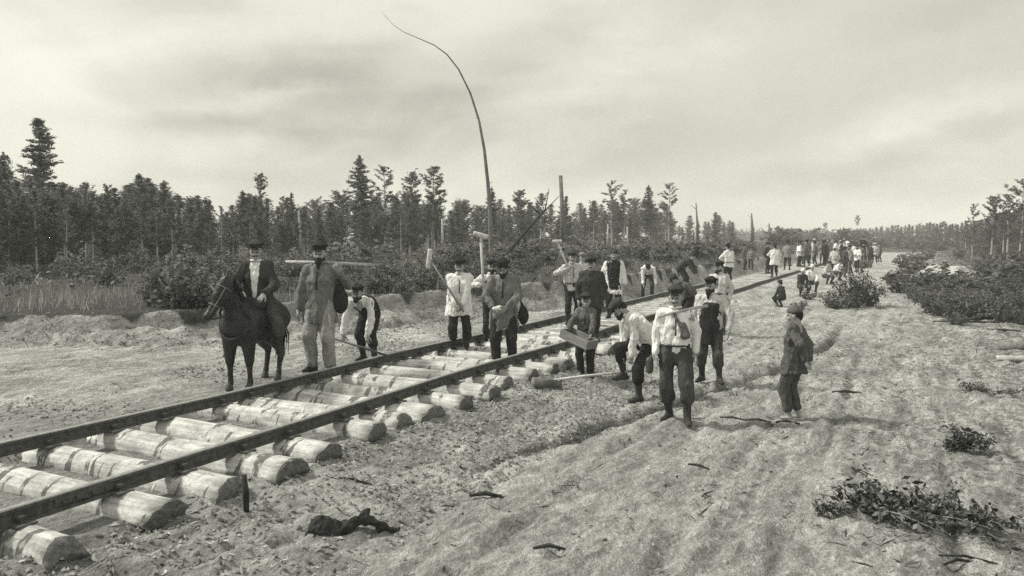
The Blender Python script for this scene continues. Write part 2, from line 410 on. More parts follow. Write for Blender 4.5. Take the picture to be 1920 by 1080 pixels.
litter = (.25 + .75 * (gt > -5)) * np.clip(ss(-3.2, 0.5, gt + 1.3 * nA) * 0.6 + ss(1.0, 3, gt) * .4, 0, 1)
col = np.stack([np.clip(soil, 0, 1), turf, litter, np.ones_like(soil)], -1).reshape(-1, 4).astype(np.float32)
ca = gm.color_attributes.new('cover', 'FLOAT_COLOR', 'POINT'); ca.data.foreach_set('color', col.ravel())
m = bpy.data.materials.new('sandy_ground'); m.use_nodes = True; t = m.node_tree; b = t.nodes['Principled BSDF']
b.inputs['Roughness'].default_value = 0.95; b.inputs['Specular IOR Level'].default_value = 0.1
def tn(tree, scale, detail=6, rough=0.6, stretch=(1, 1, 1), rz=0.0, dist=0.0):
    co = tree.nodes.new('ShaderNodeTexCoord'); m0 = tree.nodes.new('ShaderNodeMapping'); m0.inputs['Rotation'].default_value = (0, 0, rz)
    mp = tree.nodes.new('ShaderNodeMapping'); mp.inputs['Scale'].default_value = stretch
    tree.links.new(co.outputs['Object'], m0.inputs[0]); tree.links.new(m0.outputs[0], mp.inputs[0])
    n = tree.nodes.new('ShaderNodeTexNoise'); n.inputs['Scale'].default_value = scale; n.inputs['Detail'].default_value = detail
    n.inputs['Roughness'].default_value = rough; n.inputs['Distortion'].default_value = dist
    tree.links.new(mp.outputs[0], n.inputs['Vector']); return n.outputs['Fac']
def tm(tree, op, a, b=None, c=None):
    n = tree.nodes.new('ShaderNodeMath'); n.operation = op
    for i, v in enumerate((a, b, c)):
        if v is None: continue
        if isinstance(v, (int, float)): n.inputs[i].default_value = v
        else: tree.links.new(v, n.inputs[i])
    return n.outputs[0]
def rng(tree, x, a, b, c, d):
    n = tree.nodes.new('ShaderNodeMapRange'); n.interpolation_type = 'SMOOTHSTEP'
    for k, v in zip(('From Min', 'From Max', 'To Min', 'To Max'), (a, b, c, d)): n.inputs[k].default_value = v
    tree.links.new(x, n.inputs['Value']); return n.outputs[0]
def mixv(tree, f, a, b):
    n = tree.nodes.new('ShaderNodeMix'); n.data_type = 'FLOAT'
    for s, v in ((n.inputs[0], f), (n.inputs[2], a), (n.inputs[3], b)):
        if isinstance(v, (int, float)): s.default_value = v
        else: tree.links.new(v, s)
    return n.outputs[0]
at = t.nodes.new('ShaderNodeAttribute'); at.attribute_name = 'cover'
sp = t.nodes.new('ShaderNodeSeparateColor'); t.links.new(at.outputs['Color'], sp.inputs[0])
big = tn(t, 0.9, 5); mid = tn(t, 6.0, 6, 0.7, (1, 1, 1)); fin = tn(t, 34, 5, 0.75); grit = tn(t, 120, 3, 0.7)
strk = tn(t, 5.0, 5, 0.65, (1.0, 0.28, 1), TH, 0.6)
sand = rng(t, big, .3, .7, 0.51, 0.69)
sand = tm(t, 'MULTIPLY', sand, rng(t, mid, .3, .7, 0.84, 1.10)); sand = tm(t, 'MULTIPLY', sand, rng(t, tn(t, 3.2, 5, .65, (1.0, .16, 1), TH, .4), .35, .65, .74, 1.14))
sand = tm(t, 'MULTIPLY', sand, rng(t, fin, .3, .7, 0.78, 1.14))
sand = tm(t, 'MULTIPLY', sand, rng(t, grit, .3, .7, 0.80, 1.14))
soil_shade_c = tm(t, 'MULTIPLY', rng(t, fin, .33, .67, 0.12, 0.36), rng(t, mid, .3, .7, .75, 1.25))
turfc = tm(t, 'MULTIPLY', rng(t, mid, .3, .7, 0.05, 0.13), rng(t, fin, .3, .7, .7, 1.3))
litc = rng(t, fin, .5, .62, 0.0, 1.0)
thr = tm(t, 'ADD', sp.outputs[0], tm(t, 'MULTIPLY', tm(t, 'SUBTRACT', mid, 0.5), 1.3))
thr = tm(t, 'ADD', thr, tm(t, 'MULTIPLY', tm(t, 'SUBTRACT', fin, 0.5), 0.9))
c = mixv(t, rng(t, thr, .25, .75, 0.0, 0.9), sand, soil_shade_c)
st2 = tn(t, 15, 4, .62, (1.0, .26, 1), TH + .25, .5); st3 = tn(t, 26, 4, .65, (1.0, .38, 1), TH - .5, .3); st4 = tn(t, 9, 5, .7, (.5, 1.0, 1), .1, .3)
c = tm(t, 'MULTIPLY', c, rng(t, st2, .34, .66, .74, 1.16)); c = tm(t, 'MULTIPLY', c, rng(t, st3, .34, .66, .80, 1.13))
flk = tm(t, 'MULTIPLY', rng(t, st3, .56, .62, 0, .85), rng(t, st4, .42, .56, 0, 1)); c = mixv(t, tm(t, 'MULTIPLY', flk, tm(t, 'ADD', .25, sp.outputs[2])), c, .07)
flk2 = tm(t, 'MULTIPLY', rng(t, st4, .53, .60, 0, .85), rng(t, sp.outputs[2], .30, .85, 0, 1)); c = mixv(t, flk2, c, .09)
streak = tm(t, 'MULTIPLY', rng(t, strk, .52, .60, 0, .75), tm(t, 'ADD', sp.outputs[2], .10))
c = mixv(t, streak, c, 0.13)
speck = tm(t, 'MULTIPLY', rng(t, tn(t, 55, 3, .7), .56, .63, 0, .9), rng(t, mid, .40, .58, 0, 1))
c = mixv(t, tm(t, 'MULTIPLY', speck, tm(t, 'ADD', 0.12, sp.outputs[2])), c, 0.08)
thg = tm(t, 'ADD', sp.outputs[1], tm(t, 'MULTIPLY', tm(t, 'SUBTRACT', mid, 0.5), 1.0))
c = mixv(t, rng(t, thg, .35, .65, 0, 1), c, turfc)
cb = t.nodes.new('ShaderNodeCombineColor')
for i in range(3): t.links.new(c, cb.inputs[i])
t.links.new(cb.outputs[0], b.inputs['Base Color'])
hsum = tm(t, 'ADD', tm(t, 'ADD', tm(t, 'MULTIPLY', mid, .25), tm(t, 'MULTIPLY', tm(t, 'ADD', st3, st2), 0.5)), tm(t, 'ADD', tm(t, 'MULTIPLY', fin, 0.5), tm(t, 'MULTIPLY', strk, .5)))
bp = t.nodes.new('ShaderNodeBump'); bp.inputs['Strength'].default_value = 1.0; bp.inputs['Distance'].default_value = 0.11
t.links.new(hsum, bp.inputs['Height']); t.links.new(bp.outputs[0], b.inputs['Normal'])
go = link('ground', gm, None, (m,)); tag(go, 'trodden pale sand and dark soil running back to the woods', None, None, 'structure')

# ================================================================== THE TRACK
M_RAIL = mat('rusty_rail_iron', 0.075, 0.7, 0.6, 18, 0.5, 70, spec=.4)
M_RAILTOP = mat('lit_rail_head', 0.26, 0.45, 0.3, 20, spec=.5)  # rail top painted lighter than the sides, as if catching the light
# barked half-log wood: pale peeled wood with darker rings and grain along the log (object x runs along it)
def log_mat(name, base, bands):
    m = bpy.data.materials.new(name); m.use_nodes = True; t = m.node_tree; b = t.nodes['Principled BSDF']
    b.inputs['Roughness'].default_value = .85; b.inputs['Specular IOR Level'].default_value = .15
    oi = t.nodes.new('ShaderNodeObjectInfo')
    co = t.nodes.new('ShaderNodeTexCoord'); ad = t.nodes.new('ShaderNodeVectorMath'); ad.operation = 'ADD'
    cx = t.nodes.new('ShaderNodeCombineXYZ'); t.links.new(tm(t, 'MULTIPLY', oi.outputs['Random'], 40.0), cx.inputs[0])
    t.links.new(tm(t, 'MULTIPLY', oi.outputs['Random'], 23.0), cx.inputs[1])
    t.links.new(co.outputs['Object'], ad.inputs[0]); t.links.new(cx.outputs[0], ad.inputs[1])
    def ns(scale, st, det=5, ro=.6, dist=0):
        mp = t.nodes.new('ShaderNodeMapping'); mp.inputs['Scale'].default_value = st; t.links.new(ad.outputs[0], mp.inputs[0])
        n = t.nodes.new('ShaderNodeTexNoise'); n.inputs['Scale'].default_value = scale; n.inputs['Detail'].default_value = det
        n.inputs['Roughness'].default_value = ro; n.inputs['Distortion'].default_value = dist
        t.links.new(mp.outputs[0], n.inputs['Vector']); return n.outputs['Fac']
    grain = ns(9, (.25, 3, 3)); blot = ns(5, (1, 1.4, 1.4), 6, .7); band = ns(6.6, (1.0, .22, .22), 4, .6, .5); spk = ns(40, (1, 1, 1), 3)
    c = rng(t, grain, .3, .7, base * .72, base * 1.18)
    c = tm(t, 'MULTIPLY', c, rng(t, blot, .35, .65, .70, 1.1))
    c = tm(t, 'MULTIPLY', c, rng(t, spk, .3, .7, .85, 1.1))
    brk = ns(11, (1, 1, 1), 4, .7)
    c = mixv(t, tm(t, 'MULTIPLY', rng(t, band, .56, .59, 0, bands), rng(t, brk, .38, .50, .25, 1)), c, .07)
    gg = t.nodes.new('ShaderNodeNewGeometry')
    cb = t.nodes.new('ShaderNodeCombineColor')
    for i in range(3): t.links.new(c, cb.inputs[i])
    t.links.new(cb.outputs[0], b.inputs['Base Color'])
    bp = t.nodes.new('ShaderNodeBump'); bp.inputs['Strength'].default_value = .5; bp.inputs['Distance'].default_value = .012
    t.links.new(tm(t, 'ADD', grain, blot), bp.inputs['Height']); t.links.new(bp.outputs[0], b.inputs['Normal'])
    return m
M_LOG = log_mat('peeled_pine_log', 0.56, 0.85); M_LOGEND = mat('shaded_log_end', 0.15, .9, .5, 26, .4, 60)  # end faces painted much darker than the log, standing in for their shade
M_LOGSIDE = mat('hewn_log_side', 0.30, .9, .3, 10, .4, 40, (.3, 2, 2))

def half_log(L, r, hgt, seed, taper=0.06):
    """half round sleeper: x along, flat face down; returns (verts, faces, material index)"""
    rs = np.random.default_rng(seed); nseg = 18; na = 13; V = []; rsT = 3 * rs.normal(); eang = .02 * rs.normal(); hgt = hgt * 1.0; kn_ = rs.normal(size=(nseg + 1, na + 1)) * .018
    # scarfed bark notches along the length
    for i in range(nseg + 1):
        u = i / nseg; x = (u - .5) * L
        rr = r * (1 + taper * rsT * (u - .5)) * (1 + .05 * math.sin(7 * u + seed) + .03 * rs.normal()); ea_ = eang * (1 if i == nseg else 0)
        for j in range(na + 1):
            a = math.pi * j / na; k = 1 + kn_[i, j] - (.05 if 2 < j < 6 and seed % 3 == 0 else 0)
            z = abs(math.sin(a)) ** .85 * hgt * k; y = -math.cos(a) * rr * k * (1.0 if 0 < j < na else 1.0)
            V.append((x + (.014 * rs.normal() if i in (0, nseg) else 0) + ea_ * (z / .1 - .6) + ea_ * y * 3, y, z + (0 if 0 < j < na else 0.03)))
        V.append((x, rr * .9, 0)); V.append((x, -rr * .9, 0))
    k = na + 3; F = []; MI = []
    for i in range(nseg):
        for j in range(k):
            j2 = (j + 1) % k; F.append((i * k + j, (i + 1) * k + j, (i + 1) * k + j2, i * k + j2)); MI.append(0 if j < na else 2)
    c0 = len(V); V.append((-L / 2 , 0, hgt * .45)); V.append((L / 2 + .005, 0, hgt * .45))
    for j in range(k):
        j2 = (j + 1) % k; F.append((c0, j, j2)); MI.append(1); F.append((c0 + 1, nseg * k + j2, nseg * k + j)); MI.append(1)
    return V, F, MI
ORD = ['first', 'second', 'third', 'fourth', 'fifth', 'sixth', 'seventh', 'eighth', 'ninth', 'tenth', 'eleventh', 'twelfth', 'thirteenth', 'fourteenth', 'fifteenth', 'sixteenth', 'seventeenth', 'eighteenth', 'nineteenth', 'twentieth', 'twenty-first', 'twenty-second', 'twenty-third', 'twenty-fourth', 'twenty-fifth', 'twenty-sixth', 'twenty-seventh', 'twenty-eighth', 'twenty-ninth', 'thirtieth', 'thirty-first', 'thirty-second', 'thirty-third', 'thirty-fourth', 'thirty-fifth', 'thirty-sixth', 'thirty-seventh', 'thirty-eighth', 'thirty-ninth', 'fortieth']
slp_s = [2.62, 3.23, 3.98, 4.58, 5.24, 5.82, 6.62, 7.06, 7.62, 8.23, 8.95, 9.64, 10.34, 10.84, 11.5]
while slp_s[-1] < 24: slp_s.append(slp_s[-1] + .60 + .1 * RNG.random())
rowN = 'railway sleepers under the two rails'
for i, s in enumerate(slp_s):
    far = s > 14.5
    r = .182 + .020 * RNG.normal(); r = float(np.clip(r, .15, .205)); rE = -4.74 + .085 * RNG.normal() + (.10 if i == 1 else 0)
    if i in (6, 9): r = .15
    L = 2.45 + .08 * RNG.random(); yaw = .045 * RNG.normal()
    V, F, MI = half_log(L, r, .178, 100 + i)
    me = mesh('railway_sleeper', V, F, True, MI)
    o = link('railway_sleeper', me, None, (M_LOG, M_LOGEND, M_LOGSIDE))
    c = TR(s, rE - L / 2, .128 if not far else .118)
    o.location = c; o.rotation_euler = (0, 0, -TH + yaw)
    look = ['pale peeled', 'ringed', 'weathered'][i % 3]
    tag(o, f'{look} half-log sleeper, {ORD[i]} in the row from the bottom left corner', 'sleeper', rowN)
# rails
def rail_mesh(t, s0, s1, ztop):
    prof = [(-.055, 0), (-.055, .012), (-.014, .022), (-.010, .08), (-.031, .09), (-.031, .113), (-.022, .12), (.022, .12), (.031, .113), (.031, .09), (.010, .08), (.014, .022), (.055, .012), (.055, 0)]
    ss_ = np.concatenate([np.arange(s0, 20, .5), np.arange(20, s1 + .1, 2.5)])
    V = []; n = len(prof)
    for s in ss_:
        wob = .022 * math.sin(s * .45 + t) + .016 * math.sin(s * 1.1); zz = .009 * math.sin(s * .8 + t)
        for u, z in prof: V.append(TR(s, t + u + wob, ztop - .12 + z + zz))
    F = []; MI = []
    for i in range(len(ss_) - 1):
        for j in range(n):
            j2 = (j + 1) % n; F.append((i * n + j, i * n + j2, (i + 1) * n + j2, (i + 1) * n + j)); MI.append(1 if j in (5, 6, 7) else 0)
    F.append(tuple(range(n))); MI.append(0); F.append(tuple((len(ss_) - 1) * n + j for j in range(n - 1, -1, -1))); MI.append(0)
    return mesh('rail', V, F, False, MI)
def spike_mesh():
    a = merge([box((0, 0, .0), (.028, .028, .06)), box((.012, 0, .032), (.06, .045, .022))])
    b_ = merge([a, box((-.028, 0, -.010), (.09, .14, .016))]); return mesh('rail_spike', b_[0], b_[1], False)
spm = spike_mesh(); spm.materials.append(M_RAIL)
def plate_mesh():
    v, f = merge([box((0, 0, 0), (.016, .46, .06))] + [box((.014, y, 0), (.018, .026, .026)) for y in (-.17, -.06, .06, .17)])
    return mesh('fishplate', v, f, False)
plm = plate_mesh(); plm.materials.append(M_RAIL)
for t_, lab in ((TL, 'long rusty iron rail on the side of the horse and rider'), (TRR, 'long rusty iron rail nearer the photographer, with the log ends beside it')):
    ro = link('rail', rail_mesh(t_, 1.0, 95 if t_ == TRR else 33, .42), None, (M_RAIL, M_RAILTOP))
    tag(ro, lab, 'rail', 'two rails of the unfinished track')
    for s in slp_s:
        if s > 18: continue
        for sd_ in (-1, 1):
            wob = .022 * math.sin(s * .45 + t_) + .016 * math.sin(s * 1.1)
            k = link('rail_spike', spm, ro); k.location = TR(s + .03 * sd_, t_ + sd_ * -.07 + wob, .318); k.rotation_euler = (0, 0, -TH + (0 if sd_ > 0 else math.pi))
    for s in (3.7, 8.55, 16.2):
        if (t_ == TL) and s > 16: continue
        wob = .022 * math.sin(s * .45 + t_) + .016 * math.sin(s * 1.1)
        for sd_ in (-1, 1):
            k = link('fishplate', plm, ro); k.location = TR(s, t_ + sd_ * .021 + wob, .355); k.rotation_euler = (0, 0, -TH + (0 if sd_ > 0 else math.pi))

# the air: thin haze over the whole scene
hv, hf = box((0, 350, 11.2), (1080, 780, 25.6)); hz = link('haze', mesh('haze', hv, hf, False)); hm_ = bpy.data.materials.new('pale_air'); hm_.use_nodes = True
hm_.node_tree.nodes.remove(hm_.node_tree.nodes['Principled BSDF']); pvn = hm_.node_tree.nodes.new('ShaderNodeVolumePrincipled'); pvn.inputs['Density'].default_value = .0013; pvn.inputs['Color'].default_value = (1, 1, 1, 1)
hm_.node_tree.links.new(pvn.outputs[0], hm_.node_tree.nodes['Material Output'].inputs['Volume']); hz.data.materials.append(hm_); tag(hz, 'thin pale haze in the air', None, None, 'stuff')

# ================================================================== VEGETATION
M_NEED = mat('pine_needles', .175, .8, .6, .9, isl=.8, spec=.1)
M_LEAF = mat('shrub_leaves', .165, .75, .5, 1.5, isl=.9, spec=.15)
M_LEAFL = mat('pale_scrub_leaves', .19, .8, .4, 2.5, isl=.7, spec=.1)
M_BARK = mat('pine_bark', .17, .95, .45, 7, .5, 25, (1, 1, .35))
M_BARKL = mat('pale_pine_bark', .36, .95, .4, 6, .4, 25, (1, 1, .35))
M_DEAD = mat('dead_grey_wood', .13, .95, .4, 8, .5, 30, (1, 1, .3))
M_DARKW = mat('charred_wood', .035, .95, .5, 14, .8, 40)
M_GRASS = mat('dry_grass', .26, .9, .4, 1.2, isl=.6, spec=.1)

for m_ in (M_NEED, M_LEAF, M_LEAFL, M_GRASS): leafy_mat(m_)
def leaf_cards(C, rad, n, size, rs, flat=1.0, aspect=1.6):
    """n small leaf shaped faces round each centre C; returns verts, quads"""
    C = np.repeat(C, n, axis=0); m_ = len(C); rad = np.repeat(rad, n) if not np.isscalar(rad) else rad
    d = rs.normal(size=(m_, 3)); d /= np.linalg.norm(d, axis=1)[:, None]
    rr = (rs.random(m_) ** .45) * rad
    off = d * rr[:, None]; off[:, 2] *= flat
    c = C + off
    a = rs.normal(size=(m_, 3)); a[:, 2] *= .6; a /= np.linalg.norm(a, axis=1)[:, None]
    b = rs.normal(size=(m_, 3)); b -= a * np.sum(a * b, 1)[:, None]; b /= np.linalg.norm(b, axis=1)[:, None]
    s = size * (.6 + .8 * rs.random(m_))[:, None]
    V = np.stack([c - a * s * aspect * .5, c - b * s * .32, c + a * s * aspect * .5, c + b * s * .32], 1).reshape(-1, 3)
    return V, np.arange(len(V)).reshape(-1, 4)
def trunk_tube(H, r0, rs, bend=.02, top=.12, n=7, k=9):
    z = np.linspace(-.15, H, k); x = np.cumsum(rs.normal(size=k)) * bend * H / 8; y = np.cumsum(rs.normal(size=k)) * bend * H / 8
    x -= x[0]; y -= y[0]
    pts = np.stack([x, y, z], -1); rad = 1.25 * r0 * (1 - (1 - top) * np.clip(z / H, 0, 1)); rad[0] *= 1.25
    return pts, rad
def make_tree(kind, seed, H):
    rs = np.random.default_rng(seed)
    T = []; C = []; RAD = []
    bend = {'spruce': .008, 'pine': .03, 'low': .03, 'tuft': .02, 'open': .04, 'birch': .03}[kind]
    r0 = {'spruce': .013, 'pine': .014, 'low': .012, 'tuft': .009, 'open': .012, 'birch': .009}[kind] * H
    pts, rad = trunk_tube(H, r0, rs, bend); T.append(tube(pts, rad, 7))
    base = {'spruce': .30, 'pine': .42, 'low': .05, 'tuft': .66, 'open': .35, 'birch': .15}[kind]
    R0 = {'spruce': .15, 'pine': .14, 'low': .21, 'tuft': .10, 'open': .16, 'birch': .19}[kind] * H
    dz = {'spruce': .040, 'pine': .055, 'low': .05, 'tuft': .05, 'open': .07, 'birch': .05}[kind] * H
    z = base * H; n = 0
    while z < H * .985:
        u = (z / H - base) / (1 - base)
        if kind == 'spruce': L = R0 * abs(1 - u) ** .62 * (.6 + .4 * min(1, u * 4)) * 1.1
        elif kind in ('pine', 'open'): L = R0 * abs(math.sin(math.pi * min(1, .18 + .82 * u))) ** .7 * 1.05
        elif kind == 'low': L = R0 * abs(1 - u) ** .72
        elif kind == 'tuft': L = R0 * math.sin(math.pi * (.1 + .85 * u)) ** .6
        else: L = R0 * math.sin(math.pi * (.08 + .88 * u)) ** .6
        nb = {'spruce': 6, 'pine': 5, 'low': 6, 'tuft': 5, 'open': 3, 'birch': 6}[kind]
        for j in range(nb):
            if rs.random() < {'open': .25, 'pine': .15}.get(kind, .06): continue
            az = rs.random() * 6.283; l = L * (.55 + .6 * rs.random()) * (1.25 if rs.random() < .12 else 1)
            i_ = np.interp(z, pts[:, 2], np.arange(len(pts))); i0 = int(i_); f = i_ - i0
            o = pts[i0] * (1 - f) + pts[min(i0 + 1, len(pts) - 1)] * f
            up = {'spruce': -.05, 'pine': .25, 'low': .35, 'tuft': .25, 'open': .3, 'birch': .6}[kind] + .25 * rs.normal() + .5 * u * (kind != 'spruce')
            d = np.array([math.cos(az), math.sin(az), up]); e = o + d * l + np.array([0, 0, .10 * l])
            mid_ = o + d * l * .5 - np.array([0, 0, .05 * l])
            if l > .25 and kind != 'low' or rs.random() < .3: T.append(tube([o, mid_, e], [r0 * .22, r0 * .15, r0 * .05], 3, False))
            ncl = max(2, int(l / (.12 * (H / 7) ** .5)))
            for q in np.linspace(.30 if kind in ('open', 'pine', 'tuft') else .18, 1, ncl):
                pp = (o * (1 - q) + e * q) + rs.normal(size=3) * .05 * l
                C.append(pp); RAD.append((.10 + .10 * rs.random()) * (H / 7) ** .5 * (1.15 if kind in ('low', 'birch') else 1))
        z += dz * (.75 + .5 * rs.random()) * (1 - .35 * u); n += 1
    for q in range(4): C.append(pts[-1] + np.array([0, 0, -.05 * H * q * .3])); RAD.append(.07)
    C = np.array(C); RAD = np.array(RAD)
    nl = {'spruce': 15, 'pine': 15, 'low': 13, 'tuft': 17, 'open': 16, 'birch': 15}[kind]
    V, F = leaf_cards(C, RAD * 1.08, nl, .082 * (H / 7) ** .5, rs, .5, 2.4)
    tv, tf = merge(T)
    return mesh('trunk', tv, tf), mesh('crown', V, F, False)
def make_bush(seed, Rb, Hb, nst=9, leaf=.07, n=16):
    rs = np.random.default_rng(seed); T = []; C = []; RAD = []
    for i in range(nst):
        az = rs.random() * 6.283; sp_ = rs.random() ** .6 * Rb; h = Hb * (1 - .45 * (sp_ / Rb) ** 2) * (.65 + .4 * rs.random())
        e = np.array([math.cos(az) * sp_, math.sin(az) * sp_, h]); o = np.array([e[0] * .15, e[1] * .15, -.05])
        mid_ = (o + e) / 2 + np.array([0, 0, .1 * h]); T.append(tube([o, mid_, e], [.012, .009, .004], 4, False))
        for q in np.linspace(.12, 1, 7):
            p = o * (1 - q) ** 2 + mid_ * 2 * q * (1 - q) + e * q * q; C.append(p + rs.normal(size=3) * Rb * .09); RAD.append(Rb * (.16 + .12 * rs.random()))
    V, F = leaf_cards(np.array(C), np.array(RAD), n, leaf, rs, .85, 1.5)
    V[:, 2] = np.maximum(V[:, 2], .0)
    tv, tf = merge(T); return mesh('stems', tv, tf), mesh('foliage', V, F, False)

PROTO = {}
def where(px):
    for lim, w_ in ((60, 'at the far left edge'), (150, 'under the tallest pine'), (290, 'left of the bank bush'), (420, 'above the bank bush'), (520, 'behind the rider'), (610, 'behind the smocked man'),
                    (760, 'under the tall layered pine'), (880, 'behind the white smock'), (990, 'around the bowed bare trunk'), (1100, 'near the thick snag'), (1240, 'behind the stooping workers'), (1340, 'near the pointed snag'), (1500, 'beside the far track'), (1660, 'behind the far crowd'), (1760, 'left of the sand heap'), (1850, 'around the sand heap'), (9999, 'at the right edge')):
        if px < lim: return w_
def proto(key):
    if key not in PROTO:
        kind, sd_, H = key; a, b_ = make_tree(kind, sd_, H)
        a.materials.append(M_BARKL if kind in ('pine', 'spruce', 'tuft', 'open') else M_BARK); b_.materials.append(M_NEED); PROTO[key] = (a, b_)
    return PROTO[key]
KN = {'spruce': 'conical', 'pine': 'tall', 'low': 'bushy', 'tuft': 'slender', 'open': 'ragged', 'birch': 'rounded'}
def tree(px, Y, topy, kind, sd_, label, group, wscale=1.0, name='pine_tree'):
    x = (px - 960) / FPX * Y; z0 = float(ground(np.array([x]), np.array([Y]), False)[0])
    H = CZ + (HOR - topy) / FPX * Y - z0
    base = 7.0
    a, b_ = proto((kind, sd_, base)); k = H / base
    e = empty(name, (x, Y, z0)); e.scale = (k * wscale, k * wscale, k); e.rotation_euler = (0, 0, random.random() * 6.28)
    link('trunk', a, e); link('crown', b_, e)
    tag(e, label, 'tree', group); return e
gL = 'trees of the left woodland that stand out against the sky'
named = [
 (82, 36, 226, 'spruce', 1, 'tallest conical pine with a pale bare trunk, at the far left of the woodland', 1.15),
 (14, 27, 288, 'low', 2, 'dark bushy pine cut by the left edge of the photo', 1.0),
 (-25, 29, 285, 'spruce', 3, 'dark pine just entering at the left edge above the bushy pine', 1.0),
 (163, 34, 343, 'pine', 4, 'pine with narrow crown just right of the tallest pine', .9),
 (205, 38, 350, 'tuft', 5, 'thin wispy young pine between two bushy crowns', .8),
 (268, 34, 326, 'low', 6, 'broad pointed pine left of the pair above the dark bush', 1.0),
 (312, 35, 340, 'low', 7, 'broad blunt-topped pine above the dark round bush', 1.1),
 (358, 38, 374, 'low', 8, 'lower pine directly right of the blunt-topped pine', 1.0),
 (395, 39, 376, 'spruce', 9, 'small pointed pine above and left of the horse head', 1.0),
 (457, 40, 358, 'spruce', 10, 'pointed pine left of the slender tufted pine, above the rider', 1.0),
 (490, 46, 328, 'tuft', 11, 'slender bare-stemmed pine with a small tuft on top, over the rider', .75),
 (532, 42, 370, 'open', 12, 'ragged pine with sparse top right of the tufted one', .8),
 (549, 44, 362, 'spruce', 13, 'thin pine directly above the man in the long pale smock', .6),
 (620, 44, 380, 'low', 14, 'rounded pine low beside the two tall pines', 1.0),
 (677, 46, 294, 'spruce', 15, 'tall layered pine, highest in the middle of the woodland', 1.25),
 (722, 45, 314, 'open', 16, 'tall ragged pine leaning right beside the layered one', 1.0),
 (770, 50, 325, 'pine', 17, 'tall pine with a blunt dense crown, left one of a pair', 1.0),
 (812, 50, 315, 'pine', 18, 'tall pine with a pale curved trunk, right one of a pair', 1.0),
 (858, 54, 386, 'low', 19, 'low dark pine above the man in the white smock', 1.1),
 (922, 54, 352, 'spruce', 20, 'pine right behind the bent bare trunk', .9),
 (975, 60, 358, 'pine', 21, 'pine with narrow dense crown right of the bent bare trunk', 1.0),
 (1016, 62, 363, 'pine', 22, 'dark pine behind the tip of the leaning dead trunk', 1.0),
 (1062, 64, 368, 'low', 23, 'pine with its crown beside the broken snag', .8),
 (1113, 68, 380, 'pine', 24, 'small pine between the snag and the tallest pair on the right', .8),
 (1147, 72, 340, 'open', 25, 'tall pine with gappy crown over the men with mallets', 1.0),
 (1171, 72, 358, 'open', 26, 'ragged pine directly right of the gappy pine', .9),
 (1214, 78, 349, 'spruce', 27, 'pointed pine above the bent workers', 1.1),
 (1253, 80, 346, 'open', 28, 'spindly pine with two thin tops, right of the pointed pine', 1.0),
 (1338, 100, 398, 'low', 29, 'rounded pine near the right end of the left woodland', 1.3),
 (1372, 115, 416, 'low', 30, 'last rounded pine at the right end of the left woodland', 1.3),
]
for px, Y, ty, kd, sd_, lb, ws in named:
    tree(px, Y, ty, kd, sd_, lb, gL, ws)
OX = [-60, 0, 40, 100, 150, 200, 240, 270, 325, 390, 420, 455, 530, 570, 620, 680, 730, 800, 850, 900, 960, 1020, 1080, 1150, 1220, 1290, 1350, 1390]
OY = [320, 320, 350, 360, 368, 375, 370, 355, 380, 395, 415, 385, 392, 405, 398, 380, 388, 380, 398, 402, 396, 398, 405, 392, 392, 408, 412, 436]
rs = np.random.default_rng(5)
cnt = 0
for row, (off, nrow) in enumerate(((0, 58), (5, 58), (13, 52), (28, 40))):
    for i in range(nrow):
        px = -70 + 1460 * (i + .5 + .7 * (rs.random() - .5)) / nrow
        u = (px - 960) / FPX; Y = min((24 + off + 3 * rs.random()) / (.443 - .896 * u), 230)
        ty = np.interp(px, OX, OY) - (0 if row == 0 else 8) + (26 if row == 0 else 30) * rs.random() ** 1.3 + (6 if row == 0 else -16) + (14 if px > 1250 else 0)
        kd = ['low', 'spruce', 'pine', 'spruce', 'open', 'low', 'pine'][int(rs.integers(7))] if row == 1 else ['low', 'birch', 'low', 'low', 'spruce', 'birch', 'low'][int(rs.integers(7))] if row else ['low', 'pine', 'pine', 'birch', 'open', 'spruce'][int(rs.integers(6))]
        lb = {'low': 'dense bushy young pine', 'pine': 'slim pale-stemmed pine', 'spruce': 'small conical pine', 'open': 'ragged thin-crowned pine', 'birch': 'rounded birch'}[kd] + [' in the front row, ', ' in row two, ', ' in row three, ', ' in the back row, '][row] + where(px)
        tree(px, Y, ty, kd, 40 + int(rs.integers(5)), lb, 'trees filling the left woodland', (1.0 if kd != 'low' else 1.15) * (1.35 if row > 1 else 1), 'birch_tree' if kd == 'birch' else 'pine_tree'); cnt += 1
# right-hand wood
gR = 'trees of the right-hand wood that stand out'
for px, Y, ty, kd, sd_, lb, ws in [
 (1822, 62, 384, 'open', 26, 'leftmost small ragged pine of the right-hand wood', .8),
 (1858, 60, 370, 'pine', 24, 'pine with bare lower stem, second in the right-hand wood', .9),
 (1888, 58, 366, 'pine', 18, 'dense dark pine third in the right-hand wood', 1.0),
 (1912, 55, 338, 'open', 25, 'tallest pine at the right edge of the photo', 1.1),
 (1940, 54, 345, 'low', 7, 'broad dark pine cut by the right edge of the photo', 1.1),
 (1606, 190, 405, 'tuft', 5, 'thin far pine rising above the crowd by the track', 1.0),
 (1546, 260, 418, 'tuft', 11, 'tiny lone far tree over the far end of the track', 1.6)]:
    tree(px, Y, ty, kd, sd_, lb, gR, ws)
RX = [1600, 1640, 1700, 1760, 1800, 1840, 1880, 1960]; RY = [436, 426, 424, 416, 420, 410, 398, 385]; RD = [240, 200, 160, 130, 105, 80, 66, 60]
